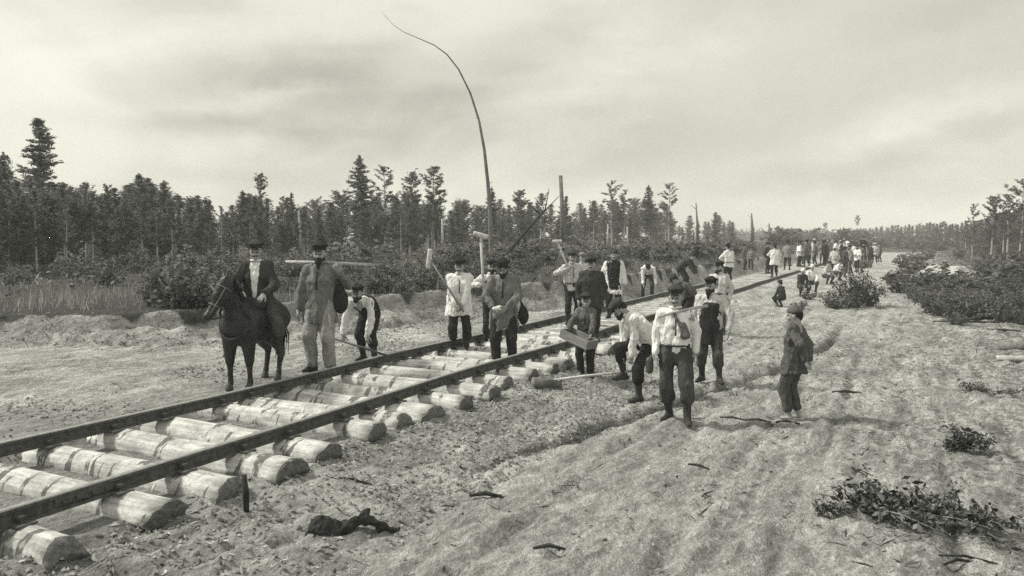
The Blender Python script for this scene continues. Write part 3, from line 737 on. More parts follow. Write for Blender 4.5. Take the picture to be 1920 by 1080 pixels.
for i in range(62):
    px = 1600 + 350 * (i + rs.random()) / 62; Y = np.interp(px, RX, RD) * (1 + .35 * rs.random()); ty = np.interp(px, RX, RY) + 7 * rs.random() - 3
    kd = ['low', 'pine', 'low', 'spruce'][i % 4]
    tree(px, Y, ty, kd, 40 + i % 3, ['dense', 'slim', 'bushy', 'pointed'][i % 4] + ' dark pine in the receding right-hand wood, ' + where(px), 'trees filling the right-hand wood', 1.2)
# far wood closing the horizon: one mass of crowns
Vs = []; Cc = []; Rr = []
for i in range(900):
    px = 1360 + 330 * rs.random(); Y = 300 + 260 * rs.random(); h = 2.0 + 2.8 * rs.random() ** 2
    x = (px - 960) / FPX * Y; zb = float(ground(np.array([x]), np.array([Y]), False)[0])
    for q in np.linspace(.1, 1, 6): Cc.append((x + rs.normal() * .3, Y, zb + h * q)); Rr.append(.9 * (1.15 - q))
V, F = leaf_cards(np.array(Cc), np.array(Rr), 9, .5, rs, 1, 1.6)
o = link('far_forest', mesh('far_forest', V, F, False), None, (M_NEED,)); tag(o, 'faint far wood closing the horizon behind the crowd', 'forest', None, 'stuff')

# dead trunks and poles standing over the young wood
def pole(pts, rad, label, m=M_DEAD, name='dead_tree', n=8, limbs=()):
    pts = np.asarray(pts, float); o0 = pts[0].copy(); e = empty(name, o0)
    v, f = tube(pts - o0, rad, n); link('trunk', mesh('trunk', v, f), e, (m,))
    for a, b_, r_ in limbs:
        v, f = tube([np.array(a) - o0, np.array(b_) - o0], [r_, r_ * .4], 5); link('branch', mesh('branch', v, f), e, (m,))
    return tag(e, label, 'dead tree', 'bare dead trunks above the clearing')
Y = 33.0
bpts = [PD(x, y, Y) for x, y in [(922, 540), (921, 470), (919, 400), (915, 345), (908, 280), (898, 225), (882, 175), (860, 130), (838, 102), (815, 85), (785, 72), (757, 60), (738, 47), (722, 30), (714, 20)]]
bpts[0][2] = gz(bpts[0][0], Y) - .1
pole(bpts, np.array([.11, .10, .09, .075, .060, .048, .038, .031, .026, .021, .016, .012, .009, .006, .003]), 'very tall thin bare trunk bowed over to the left, rising above the whole wood', M_BARK, limbs=[(bpts[k], bpts[k] + np.array(d), .014) for k, d in [(3, (.22, .1, .12)), (5, (-.15, 0, .12))]], name='bent_dead_tree')
Y = 27
a = PD(938, 492, Y); b_ = PD(1022, 394, 29.5); c = PD(925, 512, 26.6); c[2] = min(c[2], gz(c[0], c[1]))
pole([c, a, (a + b_) / 2 + np.array([0, 0, .05]), b_], [.085, .08, .065, .04], 'black dead trunk leaning to the right behind the man in the brimmed hat', M_DARKW, limbs=[(b_ * .9 + a * .1, b_ + np.array([-.7, 0, .35]), .03), (b_ * .8 + a * .2, b_ + np.array([.5, 0, .5]), .03), (b_, b_ + np.array([.15, 0, .8]), .025)])
for px, Y, ty, r_, lb in [(1051, 60, 329, .16, 'thick broken snag standing above the middle of the wood'), (1305, 75, 380, .12, 'pointed broken snag above the bent workers'), (1409, 110, 400, .24, 'thin bare pole beside the last rounded pine'), (1442, 130, 419, .26, 'short bare pole left of the far crowd')]:
    p = PD(px, ty, Y); q = p.copy(); q[2] = gz(p[0], p[1]) - .1; q[0] += .25
    pole([q, (p + q) / 2 + np.array([.04, 0, 0]), p], [r_ * 1.3, r_, r_ * (.85 if Y == 60 else .35)], lb, limbs=[(p - np.array([0, 0, .6]), p + np.array([-.5, .1, -.2]), .03)] if Y != 60 else ())
a = PD(1228, 432, 52); c = PD(1256, 487, 46); c[2] = gz(c[0], c[1]); pole([c, (a + c) / 2, a], [.07, .06, .04], 'thin dark dead stem leaning left behind the bent workers', M_DARKW)
# pale bare stems standing in the wood edge
for i, (px, ty, by, Y) in enumerate([(330, 400, 470, 34), (340, 395, 460, 35), (700, 420, 480, 42), (829, 410, 470, 46), (1140, 420, 468, 60), (1176, 425, 470, 62), (1304, 430, 470, 72), (560, 395, 440, 42), (1022, 425, 455, 60)]):
    p = PD(px, ty, Y); q = p.copy(); q[2] = gz(p[0], p[1]) - .1; q[0] += .1 * rs.normal(); e = pole([q, (p + q) / 2 + np.array([.03 * rs.normal(), 0, 0]), p], [.085, .07, .05], 'pale bare stem showing against the dark woodland edge', M_BARKL); e['group'] = 'pale bare stems in the woodland edge'

# bushes
def edge_of(s): return np.interp(s, [-5, 5, 7.6, 8.4, 9.7, 12, 14, 16.6, 22, 60, 200], [-17, -14.8, -12.7, -11.3, -10.5, -10.0, -9.8, -9.6, -8.1, -8.0, -8])
BP = {}
def bush_proto(k):
    if k not in BP:
        sd_, Rb, Hb, m_, leaf, n = k; a, b_ = make_bush(sd_, Rb, Hb, 10, leaf, n); a.materials.append(M_BARK); b_.materials.append({'d': M_LEAF, 'l': M_LEAFL}[m_]); BP[k] = (a, b_)
    return BP[k]
def bush(x, y, k, sx, sz, label, group, name='bush'):
    a, b_ = bush_proto(k); e = empty(name, (x, y, gz(x, y) - .02)); e.scale = (sx, sx, sz); e.rotation_euler = (0, 0, random.random() * 6.28)
    link('stems', a, e); link('foliage', b_, e); return tag(e, label, 'bush', group)
K = [(i, .6, .8, 'd', .055, 20) for i in range(3)] + [(10 + i, .6, .8, 'l', .055, 16) for i in range(2)]
KF = [(20 + i, .6, .8, 'd', .11, 7) for i in range(3)] + [(30 + i, .6, .8, 'l', .11, 7) for i in range(2)]
named_b = [(330, 592, K[0], 1.15, 1.25, 'big dark leafy bush on the edge of the sand bank'), (372, 590, K[1], .8, .8, 'dark leafy bush just left of the horse head'),
 (285, 588, K[2], .6, .6, 'small dark bush left of the big bush on the bank'), (746, 560, K[1], 1.3, 1.1, 'dark spreading bush behind the man with the long-handled mallet'), (800, 552, K[2], .9, .8, 'dark bush left of the man in the white smock'),
 (700, 560, K[0], .8, .6, 'low dark bush behind the stooping man')]
for px, py, k, sx, sz, lb in named_b:
    p = P(px, py, .84)
    while (p[0] * N2[0] + p[1] * N2[1]) > edge_of(p[0] * D2[0] + p[1] * D2[1]) - .55: p = p * (1 + .15 / p[1])
    bush(p[0], p[1], k, sx, sz, lb, 'dark bushes on top of the sand bank')
for i in range(165):
    u = -.72 + 1.02 * rs.random() ** .8; T_ = -((12.5 if u < -.12 else 9.0) + 12.5 * rs.random() ** 1.1) - (1.5 if u < -.45 else 0); Y = T_ / (.896 * u - .443)
    if Y > 120 or Y < 13: continue
    if u < -.42 and Y < 20: continue
    x = u * Y; far = Y > 30; light = rs.random() < (.30 if u < 0 else .55)
    k = (KF if far else K)[int(rs.integers(3)) if not light else 3 + int(rs.integers(2))]
    s_ = (.7 + .8 * rs.random()) * (1.0 if not far else 1.4)
    bush(x, Y, k, s_, s_ * (.45 + .45 * rs.random()), ('pale' if light else 'dark') + ' scrubby bush in the ' + ('middle' if Y < 34 else 'back') + ' clearing, ' + where(960 + u * FPX), ('pale' if light else 'dark') + ' bushes of the clearing left of the track')
# right of the track
for px, py, k, sx, sz, lb in [(1602, 577, K[0], 1.25, 1.75, 'dense upright bush on the right side of the track below the far crowd'), (1568, 578, K[1], 1.0, 1.0, 'lower left part bush beside the upright bush'), (1630, 575, K[2], .9, 1.1, 'bush at the right foot of the upright bush'), (1515, 562, KF[0], .5, .45, 'small scrubby bush left of the upright bush, by the sitting figures'),
  (1500, 580, K[2], .6, .35, 'low ground bush behind the boy in the coat')]:
    p = P(px, py, 0); bush(p[0], p[1], k, sx, sz, lb, 'bushes beside the track on the right')
for i in range(125):
    py = 476 + 128 * rs.random() ** .8; lim = np.interp(py, [470, 500, 545, 580, 605], [1640, 1668, 1690, 1745, 1800]); px = lim + (1990 - lim) * rs.random()
    if 1738 < px < 1836 and 484 < py < 520: continue
    p = P(px, py, .12); far = p[1] > 30; s_ = (.55 + .6 * rs.random()) * (1.7 if far else 1.0)
    bush(p[0], p[1], (KF if far else K)[int(rs.integers(3))], s_, s_ * .8, 'leafy bush in the ' + ('front' if far is False or py > 540 else 'back') + ' of the thicket, ' + where(px), 'bushes of the thicket right of the road')
for i in range(34):
    py = 450 + 22 * rs.random(); px = 1395 + 570 * rs.random(); Y = (1.9 * 1500) / (py - 444); Y = min(Y, 260)
    if px < 1640 and Y < 90: continue
    x = (px - 960) / FPX * Y; bush(x, Y, KF[int(rs.integers(3))], 2.4 + Y / 60, 2.0 + Y / 90, 'distant dark shrub below the horizon, ' + where(px), 'distant shrubs below the horizon')
# grasses and undergrowth (uncountable)
def blades(pts, h, wd, rs, lean=.35):
    n = len(pts); a = rs.random(n) * 6.283; hh = h * (.5 + .8 * rs.random(n)); l = lean * hh * rs.random(n); b2 = rs.random(n) * 6.283
    wv = np.stack([np.cos(a), np.sin(a), 0 * a], -1) * wd; tp = pts + np.stack([np.cos(b2) * l, np.sin(b2) * l, hh], -1)
    V = np.stack([pts - wv, pts + wv, tp], 1).reshape(-1, 3); return V, np.arange(len(V)).reshape(-1, 3)
def scatter_st(n, s0, s1, t0, t1, rs, dens=None):
    s = s0 + (s1 - s0) * rs.random(n); t = t0 + (t1 - t0) * rs.random(n)
    x = s * D2[0] + t * N2[0]; y = s * D2[1] + t * N2[1]; k = y > 3.5
    if dens is not None: k &= rs.random(n) < dens(x, y, s, t)
    x, y = x[k], y[k]; return np.stack([x, y, ground(x, y)], -1)
pg = scatter_st(90000, 3, 60, -26, -7.8, rs, lambda x, y, s, t: (t < edge_of(s) - .05) * np.clip(.35 + noise2(x * .5, y * .5, 31) * 1.3, .08, 1) * (1 - .7 * ss(35, 60, s)) * np.where(t < edge_of(s) - 5, .45, 1))
V, F = blades(pg, .27, .008, rs, .8); o = link('tall_grass', mesh('tall_grass', V, F, False), None, (M_GRASS,)); tag(o, 'dry tall grass along the top of the sand bank', 'grass', None, 'stuff')
pu = scatter_st(5200, 4, 150, -46, -8, rs, lambda x, y, s, t: (t < edge_of(s) - .4) * np.clip(.6 + noise2(x * .3, y * .3, 33) * 1.2, .05, 1) * np.where((s < 14) & (t > -17), .25, 1))
pu[:, 2] += .10
V, F = leaf_cards(pu, .34, 15, .09, rs, .6, 1.5); o = link('undergrowth', mesh('undergrowth', V, F, False), None, (M_LEAF,)); tag(o, 'low dark undergrowth between the bank and the wood', 'undergrowth', None, 'stuff')
pu = scatter_st(3000, 12, 150, -24, -8, rs, lambda x, y, s, t: (t < edge_of(s) - .2) * np.clip(.5 + noise2(x * .3, y * .3, 38) * 1.2, .05, 1))
pu[:, 2] += .12
V, F = leaf_cards(pu, .36, 14, .085, rs, .6, 1.5); o = link('pale_undergrowth', mesh('pale_undergrowth', V, F, False), None, (M_LEAFL,)); tag(o, 'pale low scrub behind the workers left of the track', 'undergrowth', None, 'stuff')
pr = scatter_st(7500, 18, 110, -1.2, 24, rs, lambda x, y, s, t: ss(.9, 3.2, t + 1.5 * noise2(x * .3, y * .3, 35)) * np.clip(.65 + noise2(x * .4, y * .4, 36), .1, 1) * ss(19, 26, y))
V, F = leaf_cards(pr, .33, 15, .085, rs, .5, 1.5); o = link('ground_cover', mesh('ground_cover', V, F, False), None, (M_LEAF,)); tag(o, 'low ground cover under the thicket right of the road', 'ground cover', None, 'stuff')
pr = scatter_st(9000, 9, 30, 0, 13, rs, lambda x, y, s, t: ss(1.5, 5, t + 2 * noise2(x * .6, y * .6, 35)) * .8)
V, F = blades(pr, .12, .010, rs, .9); o = link('thin_grass', mesh('thin_grass', V, F, False), None, (M_LEAFL,)); tag(o, 'thin low grass on the right side of the sandy road', 'grass', None, 'stuff')

# loose litter on the ground
M_TWIG = mat('dark_twigs', .05, .9, .5, 3, isl=.5); M_CHIP = mat('pale_wood_chips', .42, .9, .2, 3, isl=.4); M_CLOD = mat('soil_clods', .19, .95, .4, 6, isl=.6)
def litter_mesh(pts, size, rs, ln=5.0, flat=.5):
    n = len(pts); a = rs.random(n) * 6.283; l = size * (.4 + 1.2 * rs.random(n)) * ln / 2; wd = size * (.4 + .6 * rs.random(n)); h = wd * flat
    u = np.stack([np.cos(a), np.sin(a), .25 * rs.normal(size=n)], -1); v = np.stack([-np.sin(a), np.cos(a), 0 * a], -1)
    c = pts + np.array([0, 0, 1]) * (h * .3)[:, None]; z = np.array([0, 0, 1.0])
    V = np.stack([c - u * l[:, None], c - v * wd[:, None] * .5, c + u * l[:, None], c + v * wd[:, None] * .5, c + z * h[:, None]], 1).reshape(-1, 3)
    b0 = np.arange(n) * 5; F = np.concatenate([np.stack([b0 + i, b0 + (i + 1) % 4, b0 + 4], -1) for i in range(4)]); return V, F
pt = scatter_st(9000, 3, 30, -4.6, 9, rs, lambda x, y, s, t: np.clip(.10 + .5 * ss(-1.5, 3, t) + .8 * noise2(x * .8, y * .8, 41), .03, 1) * .7)
pe = scatter_st(26000, 7, 30, .5, 13, rs, lambda x, y, s, t: np.clip(ss(.8, 3.6, t) * (.4 + 1.5 * noise2(x * .7, y * 1.6, 49)), 0, 1)); pb = scatter_st(9000, 6, 24, -14.5, -7.5, rs, lambda x, y, s, t: np.exp(-((t - edge_of(s) - .5) / .4) ** 2) * .7)
pz = scatter_st(7000, 4, 22, -3.6, 6, rs, lambda x, y, s, t: np.clip(noise2(s * .5, t * 2.2, 61) * 2, 0, 1)); V, F = litter_mesh(np.concatenate([pt, pe, pb, pz]), .021, rs, 6.5); o = link('twigs', mesh('twigs', V, F, False), None, (M_TWIG,)); tag(o, 'dark twigs and bark scattered over the sand', 'twigs', None, 'stuff')
pt = scatter_st(2600, 2.5, 20, -4.9, -3.4, rs, lambda x, y, s, t: .5 + noise2(x, y, 43)); pt2 = scatter_st(3600, 3, 26, -3.4, 8, rs, lambda x, y, s, t: .2 + .4 * ss(0, 4, t) + .8 * noise2(x, y, 44))
pt = np.concatenate([pt, scatter_st(3500, 9, 28, 1, 12, rs, lambda x, y, s, t: ss(1.5, 5, t) * .7)])
V, F = litter_mesh(np.concatenate([pt, pt2]), .021, rs, 2.6, .5); o = link('wood_chips', mesh('wood_chips', V, F, False), None, (M_CHIP,)); tag(o, 'pale wood chips scattered by the sleepers and road', 'chips', None, 'stuff')
pt = scatter_st(9000, 2.5, 17, -4.95, -3.2, rs, lambda x, y, s, t: .6 + noise2(x, y, 45)); pt2 = scatter_st(5000, 4, 17, -9, -7.2, rs, lambda x, y, s, t: .3 + noise2(x, y, 46) * 1.5); pt3 = scatter_st(5000, 3, 22, -3.4, 8, rs, lambda x, y, s, t: .15 + noise2(x, y, 47))
pt4 = scatter_st(9000, 6, 24, -14.5, -8, rs, lambda x, y, s, t: np.exp(-((t - edge_of(s) - .5) / .6) ** 2) * .8); pt5 = scatter_st(6000, 6.5, 17, -4.2, -.8, rs, lambda x, y, s, t: np.exp(-((t - np.interp(s, [5.5, 7.4, 10.0, 13.4, 17, 30], [-3.7, -3.4, -2.75, -1.95, -1.4, -1.2]) + .1) / .3) ** 2) * .6)
V, F = litter_mesh(np.concatenate([pt, pt2, pt3, pt4, pt5]), .034, rs, 1.5, .7); o = link('clods', mesh('clods', V, F, False), None, (M_CLOD,)); tag(o, 'small clods of dark soil thrown up along the track', 'clods', None, 'stuff')

# ================================================================== PEOPLE
M_SKIN = mat('weathered_skin', .30, .7, .25, 14, .1, 60); M_EYE = mat('dark_eye', .03, .6, .1); M_HAIR = mat('dark_hair', .022, .8, .4, 40, .5, 90)
M_HAIRG = mat('grey_beard', .09, .8, .4, 40, .5, 90)
CL = {}
def cloth(name, c, var=.22, sc=9):
    if name not in CL: CL[name] = mat(name, c, .95, var, sc, 1.0, 11, (1, 1, .45), spec=.05)
    return CL[name]

WHITE = cloth('white_linen', .74, .13); OFFW = cloth('soiled_linen', .52, .25); PALE = cloth('pale_canvas', .23, .25); GREY = cloth('grey_wool', .12, .3)
MIDG = cloth('faded_cloth', .13, .35); DARK = cloth('dark_wool', .055, .4); BLACK = cloth('black_cloth', .032, .4); LEATH = cloth('worn_leather', .05, .5); TROU = cloth('dark_trouser_cloth', .065, .4)
PATT = cloth('printed_cotton', .50, .55, 34)

def rotz(a): return np.array([[math.cos(a), -math.sin(a), 0], [math.sin(a), math.cos(a), 0], [0, 0, 1.0]])
def rotx(a): return np.array([[1.0, 0, 0], [0, math.cos(a), -math.sin(a)], [0, math.sin(a), math.cos(a)]])
def roty(a): return np.array([[math.cos(a), 0, math.sin(a)], [0, 1.0, 0], [-math.sin(a), 0, math.cos(a)]])
def nrm(v): v = np.asarray(v, float); return v / (np.linalg.norm(v) + 1e-9)
def ik(a, tgt, l1, l2, hint):
    a = np.asarray(a, float); tgt = np.asarray(tgt, float); v = tgt - a; d = np.linalg.norm(v)
    if d > (l1 + l2) * .995: tgt = a + v / d * (l1 + l2) * .995; d = (l1 + l2) * .995
    if d < abs(l1 - l2) + .02: d = abs(l1 - l2) + .02
    u = nrm(v); x = (l1 * l1 - l2 * l2 + d * d) / (2 * d); hgt = math.sqrt(max(l1 * l1 - x * x, 0))
    h = np.asarray(hint, float); h = nrm(h - u * (h @ u)); return a + u * x + h * hgt, tgt

# head: local frame centre of the skull, face towards -y, up z
def head_proto():
    f = Field()
    f.ell((0, .012, .035), (.077, .096, .092), .02); f.ell((0, -.022, -.045), (.058, .068, .075), .035)
    f.cap((0, -.05, -.095), (0, -.062, -.10), .026, .022, .03)
    f.cap((0, -.088, .012), (0, -.112, -.026), .009, .014, .012); f.cap((-.012, -.096, -.03), (.012, -.096, -.03), .010, .010, .010)
    f.cap((-.045, -.072, .03), (.045, -.072, .03), .014, .014, .02)
    for sx in (-1, 1):
        f.ell((sx * .031, -.094, .008), (.017, .013, .011), .012, sub=True); f.ell((sx * .031, -.078, .008), (.013, .013, .011), .004)
        f.ell((sx * .080, .012, -.002), (.011, .022, .032), .008); f.ell((sx * .043, -.060, -.025), (.022, .02, .02), .02)
    f.cap((-.020, -.090, -.056), (.020, -.090, -.056), .008, .008, .008); f.cap((-.017, -.089, -.069), (.017, -.089, -.069), .008, .008, .008)
    f.cap((-.018, -.103, -.0625), (.018, -.103, -.0625), .003, .003, .004, sub=True)
    f.cap((0, .022, -.04), (0, .035, -.20), .056, .062, .03)
    v, F = f.mesh(.0075); c = v[F].mean(1)
    mi = np.zeros(len(F), int); mi[(np.abs(np.abs(c[:, 0]) - .031) < .013) & (np.abs(c[:, 2] - .008) < .009) & (c[:, 1] < -.075)] = 1  # faces over the eyes take the dark eye colour
    return v, F, mi
HEAD = head_proto()
def hand_proto(curl):
    f = Field(); W = np.array([1.0, 0, 0])
    f.cap((0, 0, .02), (0, 0, -.02), .024, .026, .01, W, 1.15); f.cap((0, -.002, -.03), (0, -.004, -.075), .017, .016, .015, W, 2.3)
    for i, (x, l) in enumerate(((-.031, .066), (-.010, .078), (.011, .074), (.031, .056))):
        a = np.array([x, -.004, -.085]); d = np.array([x * .25, -math.sin(curl * .35), -math.cos(curl * .35)])
        for k, (fr, r0, r1) in enumerate(((.45, .0105, .0095), (.32, .0095, .0085), (.25, .0085, .007))):
            b = a + nrm(d) * l * fr; f.cap(a, b, r0, r1, .003); a = b; an = curl * (.35 + .55 * (k + 1)); d = np.array([x * .15, -math.sin(an), -math.cos(an)])
    a = np.array([-.030, -.004, -.030]); b = a + np.array([-.026, -.014, -.026]); c = b + np.array([-.006, -.016, -.028]) * (1 + .2 * curl)
    f.cap(a, b, .014, .0115, .012); f.cap(b, c, .0115, .009, .003)
    return f.mesh(.0065)
HANDS = {'r': hand_proto(.45), 'g': hand_proto(1.35)}
def boot_field(foot, ankle, knee, r=.058, high=True):
    """foot: direction on the ground"""
    f = Field(); d = nrm([foot[0], foot[1], 0]); s = nrm(knee - ankle); w_ = np.array([-d[1], d[0], 0])
    heel = ankle - d * .045 - np.array([0, 0, .045]); toe = ankle + d * .165 - np.array([0, 0, .052])
    f.cap(heel, toe, .036, .030, .03, w_, 1.25); f.cap(ankle, ankle + d * .09 - np.array([0, 0, .03]), .042, .034, .03)
    if high: f.cap(ankle - s * .01, ankle + s * .27, .045, r, .03)
    else: f.cap(ankle - s * .01, ankle + s * .06, .042, .043, .03)
    f.cut(ankle - np.array([0, 0, .084]), (0, 0, -1))
    return f
def cap_parts(kind):
    if kind in ('peak', 'flat'):
        f = Field(); f.ell((0, .010, .120 if kind == 'peak' else .10), (.108, .118, .030), .02); f.cap((0, .012, .06), (0, .012, .09), .082, .088, .02, (0, 1, 0), 1.15)
        f.cut((0, 0, .058), (0, 0, -1)); v, F = f.mesh(.012, .006, 20)
        g = Field(); g.ell((0, -.098, .055), (.07, .055, .010), .01); vv, FF = g.mesh(.010)
        return (v, F), (vv, FF)
    if kind == 'brim':
        f = Field(); f.ell((0, .012, .10), (.086, .10, .075), .02); f.cap((0, .012, .06), (0, .012, .09), .084, .08, .02, (0, 1, 0), 1.12); f.cut((0, 0, .048), (0, 0, -1)); v, F = f.mesh(.012, .008, 18)
        g = Field(); g.ell((0, 0.0, .055), (.155, .17, .012), .01); vv, FF = g.mesh(.012, .008, 10); return (v, F), (vv, FF)
    f = Field(); f.ell((0, .015, .065), (.088, .106, .075), .02); f.cut((0, 0, .045), (0, 0, -1)); return f.mesh(.012), None
CAPS = {k: cap_parts(k) for k in ('peak', 'brim', 'skull')}

class Pose: pass
def figure(px, py, label, yaw=0.0, H=None, toppx=None, pelvis=(0, 0, .93), lean=0, side=0, twist=0, head=(0, 0), follow=.6,
           hands=(None, None), hh=('r', 'r'), elbows=((-.5, .6, -.3), (.5, .6, -.3)), palms=((1, 0, 0), (-1, 0, 0)), feet=((-.11, 0), (.11, .0)), toes=((-.35, -1), (.35, -1)), footz=(0, 0),
           knees=((-.15, -1, 0), (.15, -1, 0)), shirt=WHITE, hem=.80, trousers=TROU, boots=LEATH, high=True, bare=False, cap='peak', capm=BLACK,
           beard=None, hair=M_HAIR, vest=None, coat=None, apron=None, sleeves=None, girth=1.0, belt=True, loc=None, group='men of the track-laying gang', res=1.0, seat=False, kid=False, baggy=1.0, coathem=.78, opn=.05, sit=False, hemflare=1.0, cuff=None):
    if loc is None: loc = G(px, py)
    if H is None: H = (py - toppx) / FPX * loc[1]
    s = H / 1.775
    pr = Pose(); pv = np.array(pelvis, float)
    def spine(l, sd_): l, sd_ = R(l), R(sd_); return nrm([math.sin(sd_), -math.sin(l), math.cos(l) * math.cos(sd_)])
    u0 = spine(lean * .55, side * .6); u1 = spine(lean, side)
    belly = pv + u0 * .14; chest = belly + spine(lean * .85, side) * .18; neck = chest + u1 * .20
    X = rotz(R(twist)) @ np.array([1.0, 0, 0]); X = nrm(X - u1 * (X @ u1))
    fw = nrm(np.cross(X, u1))
    uh = spine(lean * follow, side * .5)
    Rh = rotz(R(head[0])) @ rotx(R(head[1] + lean * follow * .0))
    # base orientation of the head from its up axis
    zf = uh; yb = nrm(np.array([0, 1.0, 0]) - zf * zf[1]); xb = np.cross(yb, zf); B = np.stack([xb, yb, zf], 1); Rm = B @ Rh
    hc = neck + uh * .075 + Rm @ np.array([0, -.012, .075])
    sw = .172 * (1.0 if not kid else .85); sh = [neck - u1 * .055 - X * sw, neck - u1 * .055 + X * sw]
    hipx = nrm([math.cos(R(twist * .3)), math.sin(R(twist * .3)), 0]); hip = [pv - hipx * .095 - np.array([0, 0, .03]), pv + hipx * .095 - np.array([0, 0, .03])]
    ank = [np.array([feet[i][0], feet[i][1], .085 + footz[i]]) for i in (0, 1)]
    kn = []; 
    for i in (0, 1):
        k_, a_ = ik(hip[i], ank[i], .425, .42, knees[i]); kn.append(k_); ank[i] = a_
    el = []; wr = []
    for i in (0, 1):
        sg = -1 if i == 0 else 1
        tg = hands[i] if hands[i] is not None else sh[i] + np.array([sg * .10, -.04, -.52])
        e_, w_ = ik(sh[i], tg, .29, .265, elbows[i]); el.append(e_); wr.append(w_)
    ob = empty('person', loc, yaw); ob.scale = (s, s, s); h = .017 * res
    sd0 = (px * 13.7) % 50
    # ---- body: one skin, head and hands joined on
    f = Field(); f.cap(pv, chest, .10, .11, .05, X, 1.35); f.cap(chest, neck - u1 * .03, .10, .06, .05, X, 1.5); f.cap(neck - u1 * .04, hc - uh * .03, .052, .05, .03)
    for i in (0, 1):
        f.cap(neck - u1 * .06, sh[i], .05, .055, .04); f.cap(sh[i], el[i], .050, .038, .03); f.cap(el[i], wr[i], .038, .026, .03)
        f.cap(hip[i], kn[i], .082, .052, .04); f.cap(kn[i], kn[i] * .6 + ank[i] * .4, .05, .05, .03); f.cap(kn[i] * .6 + ank[i] * .4, ank[i], .05, .034, .03)
        if bare:
            d = nrm([toes[i][0], toes[i][1], 0]); f.cap(ank[i] - d * .03 - [0, 0, .05], ank[i] + d * .13 - [0, 0, .062], .030, .020, .03, np.array([-d[1], d[0], 0]), 1.4)
    parts = [(*f.mesh(.020 * res), 0)]
    hv, hF, hm = HEAD; hs = 1.0 if not kid else 1.12
    parts.append((hv * hs @ Rm.T + hc, hF, 0))
    for i in (0, 1):
        v, F = HANDS[hh[i]]; d = nrm(wr[i] - el[i]); pn = np.asarray(palms[i], float); yb = -nrm(pn - d * (pn @ d)); zb = -d; xb = np.cross(yb, zb)
        B2 = np.stack([xb, yb, zb], 1); v = v.copy()
        # thumb side: towards -x for the image-left hand when palm faces inward
        if (B2 @ np.array([-1, 0, 0]))[1] > 0: v[:, 0] *= -1; F = F[:, ::-1]
        parts.append((v @ B2.T + wr[i] + d * .005, F, 0))
    V, Fs, MI = cat_parts(parts); o1 = len(parts[0][1]); MI[o1:o1 + len(hF)] = hm
    link('body', mesh('body', V, Fs, True, MI), ob, (M_SKIN, M_EYE))
    # ---- trousers
    f = Field(); q = 1.0 * baggy
    f.cap(pv + u0 * .06, pv - np.array([0, 0, .06]), .125 * girth, .12 * girth, .04, hipx, 1.32)
    for i in (0, 1):
        f.cap(hip[i], kn[i], .102 * q, .080 * q, .045)
        if high: e_ = kn[i] * .62 + ank[i] * .38; f.cap(kn[i], e_, .082 * q, .088 * q, .03)
        else: e_ = ank[i] + (kn[i] - ank[i]) * (.08 if not bare else .25); f.cap(kn[i], e_, .078 * q, .068 * q, .03)
    link('trousers', mesh('trousers', *f.mesh(h, .020, 8, (1, 1, .5), sd0, .018)), ob, (trousers,))
    # ---- boots / shoes
    if not bare:
        for i in (0, 1):
            f = boot_field(toes[i], ank[i], kn[i], .064, high); link('boot' if high else 'shoe', mesh('boot', *f.mesh(h * .85, .005, 16, (1, 1, 1), sd0 + i)), ob, (boots,))
    # ---- shirt
    def torso(f, g, hemz, sl, fl=1.0, dn=None):
        hp = pv - (pv[2] - hemz) * np.array([0, 0, 1.0]) if hemz < pv[2] else pv + u0 * (hemz - pv[2])
        if lean > 35: hp = pv + u0 * min(.0, hemz - pv[2]) * .6
        low = hemz < pv[2] + .02 and lean < 35
        f.cap(hp - (np.array([0, 0, .12]) if low else 0), belly, .128 * g * fl * (1.24 if low else 1), .130 * g, .05, hipx, 1.36); f.cap(belly, chest, .130 * g, .132 * g, .06, X, 1.34)
        f.cap(chest, neck - u1 * .07, .128 * g, .092 * g, .06, X, 1.5); f.cap(neck - u1 * .05, neck + uh * .025, .078 * g, .062, .03)
        if low: f.ops.append(('p', (np.array([0, 0, hemz]), np.array([.06, .05, -1.0])), 0, False))
        for i in (0, 1):
            f.cap(neck - u1 * .07, sh[i], .078 * g, .072 * g, .05); f.cap(sh[i], el[i], .071 * sl, .066 * sl, .035)
            f.cap(el[i], el[i] * .16 + wr[i] * .84, .066 * sl, .060 * sl, .025); f.cap(el[i] * .16 + wr[i] * .84, el[i] * .06 + wr[i] * .94, .046 * sl, .044 * sl, .015)
        return f
    def upper(name, m_, g, hemz, sl=1.0, fl=1.0, carve=False, short=None):
        f = Field()
        if short: # sleeveless
            hp = pv + np.array([0, 0, hemz - pv[2]])
            f.cap(hp, belly, .132 * g * fl, .128 * g, .05, hipx, 1.33); f.cap(belly, chest, .128 * g, .132 * g, .06, X, 1.34); f.cap(chest, neck - u1 * .06, .132 * g, .07 * g, .06, X, 1.6)
        else: torso(f, g, hemz, sl, fl)
        if carve:
            fr = fw * .16
            f.cap(neck + fw * .10, pv + fw * .19 - u0 * .1, opn * 1.3, opn, .02, sub=True)
            f.cap(neck + fw * .08 + u1 * .03, chest + fw * .15, .055 + opn * .4, opn, .02, sub=True)
        return link(name, mesh(name, *f.mesh(h, .026 if not short else .010, 8.5, (1, 1, .42), sd0 + 3, .030 if not short else .008)), ob, (m_,))
    if hem < pv[2] + .05: upper('shirt', shirt, girth, hem, 1.0 if coat is None else .85, hemflare)
    else: upper('shirt', shirt, girth, pv[2] + .03, 1.08, .95)
    if belt and coat is None:
        zc = pv + u0 * .07; v, F = tube([zc + (rotz(a_) @ (hipx * .178 * girth)) * np.array([1, .80, 1]) for a_ in np.linspace(0, 2 * math.pi, 25)], .014, 6, False, 1)
        link('belt', mesh('belt', v, clean(F)), ob, (LEATH,))
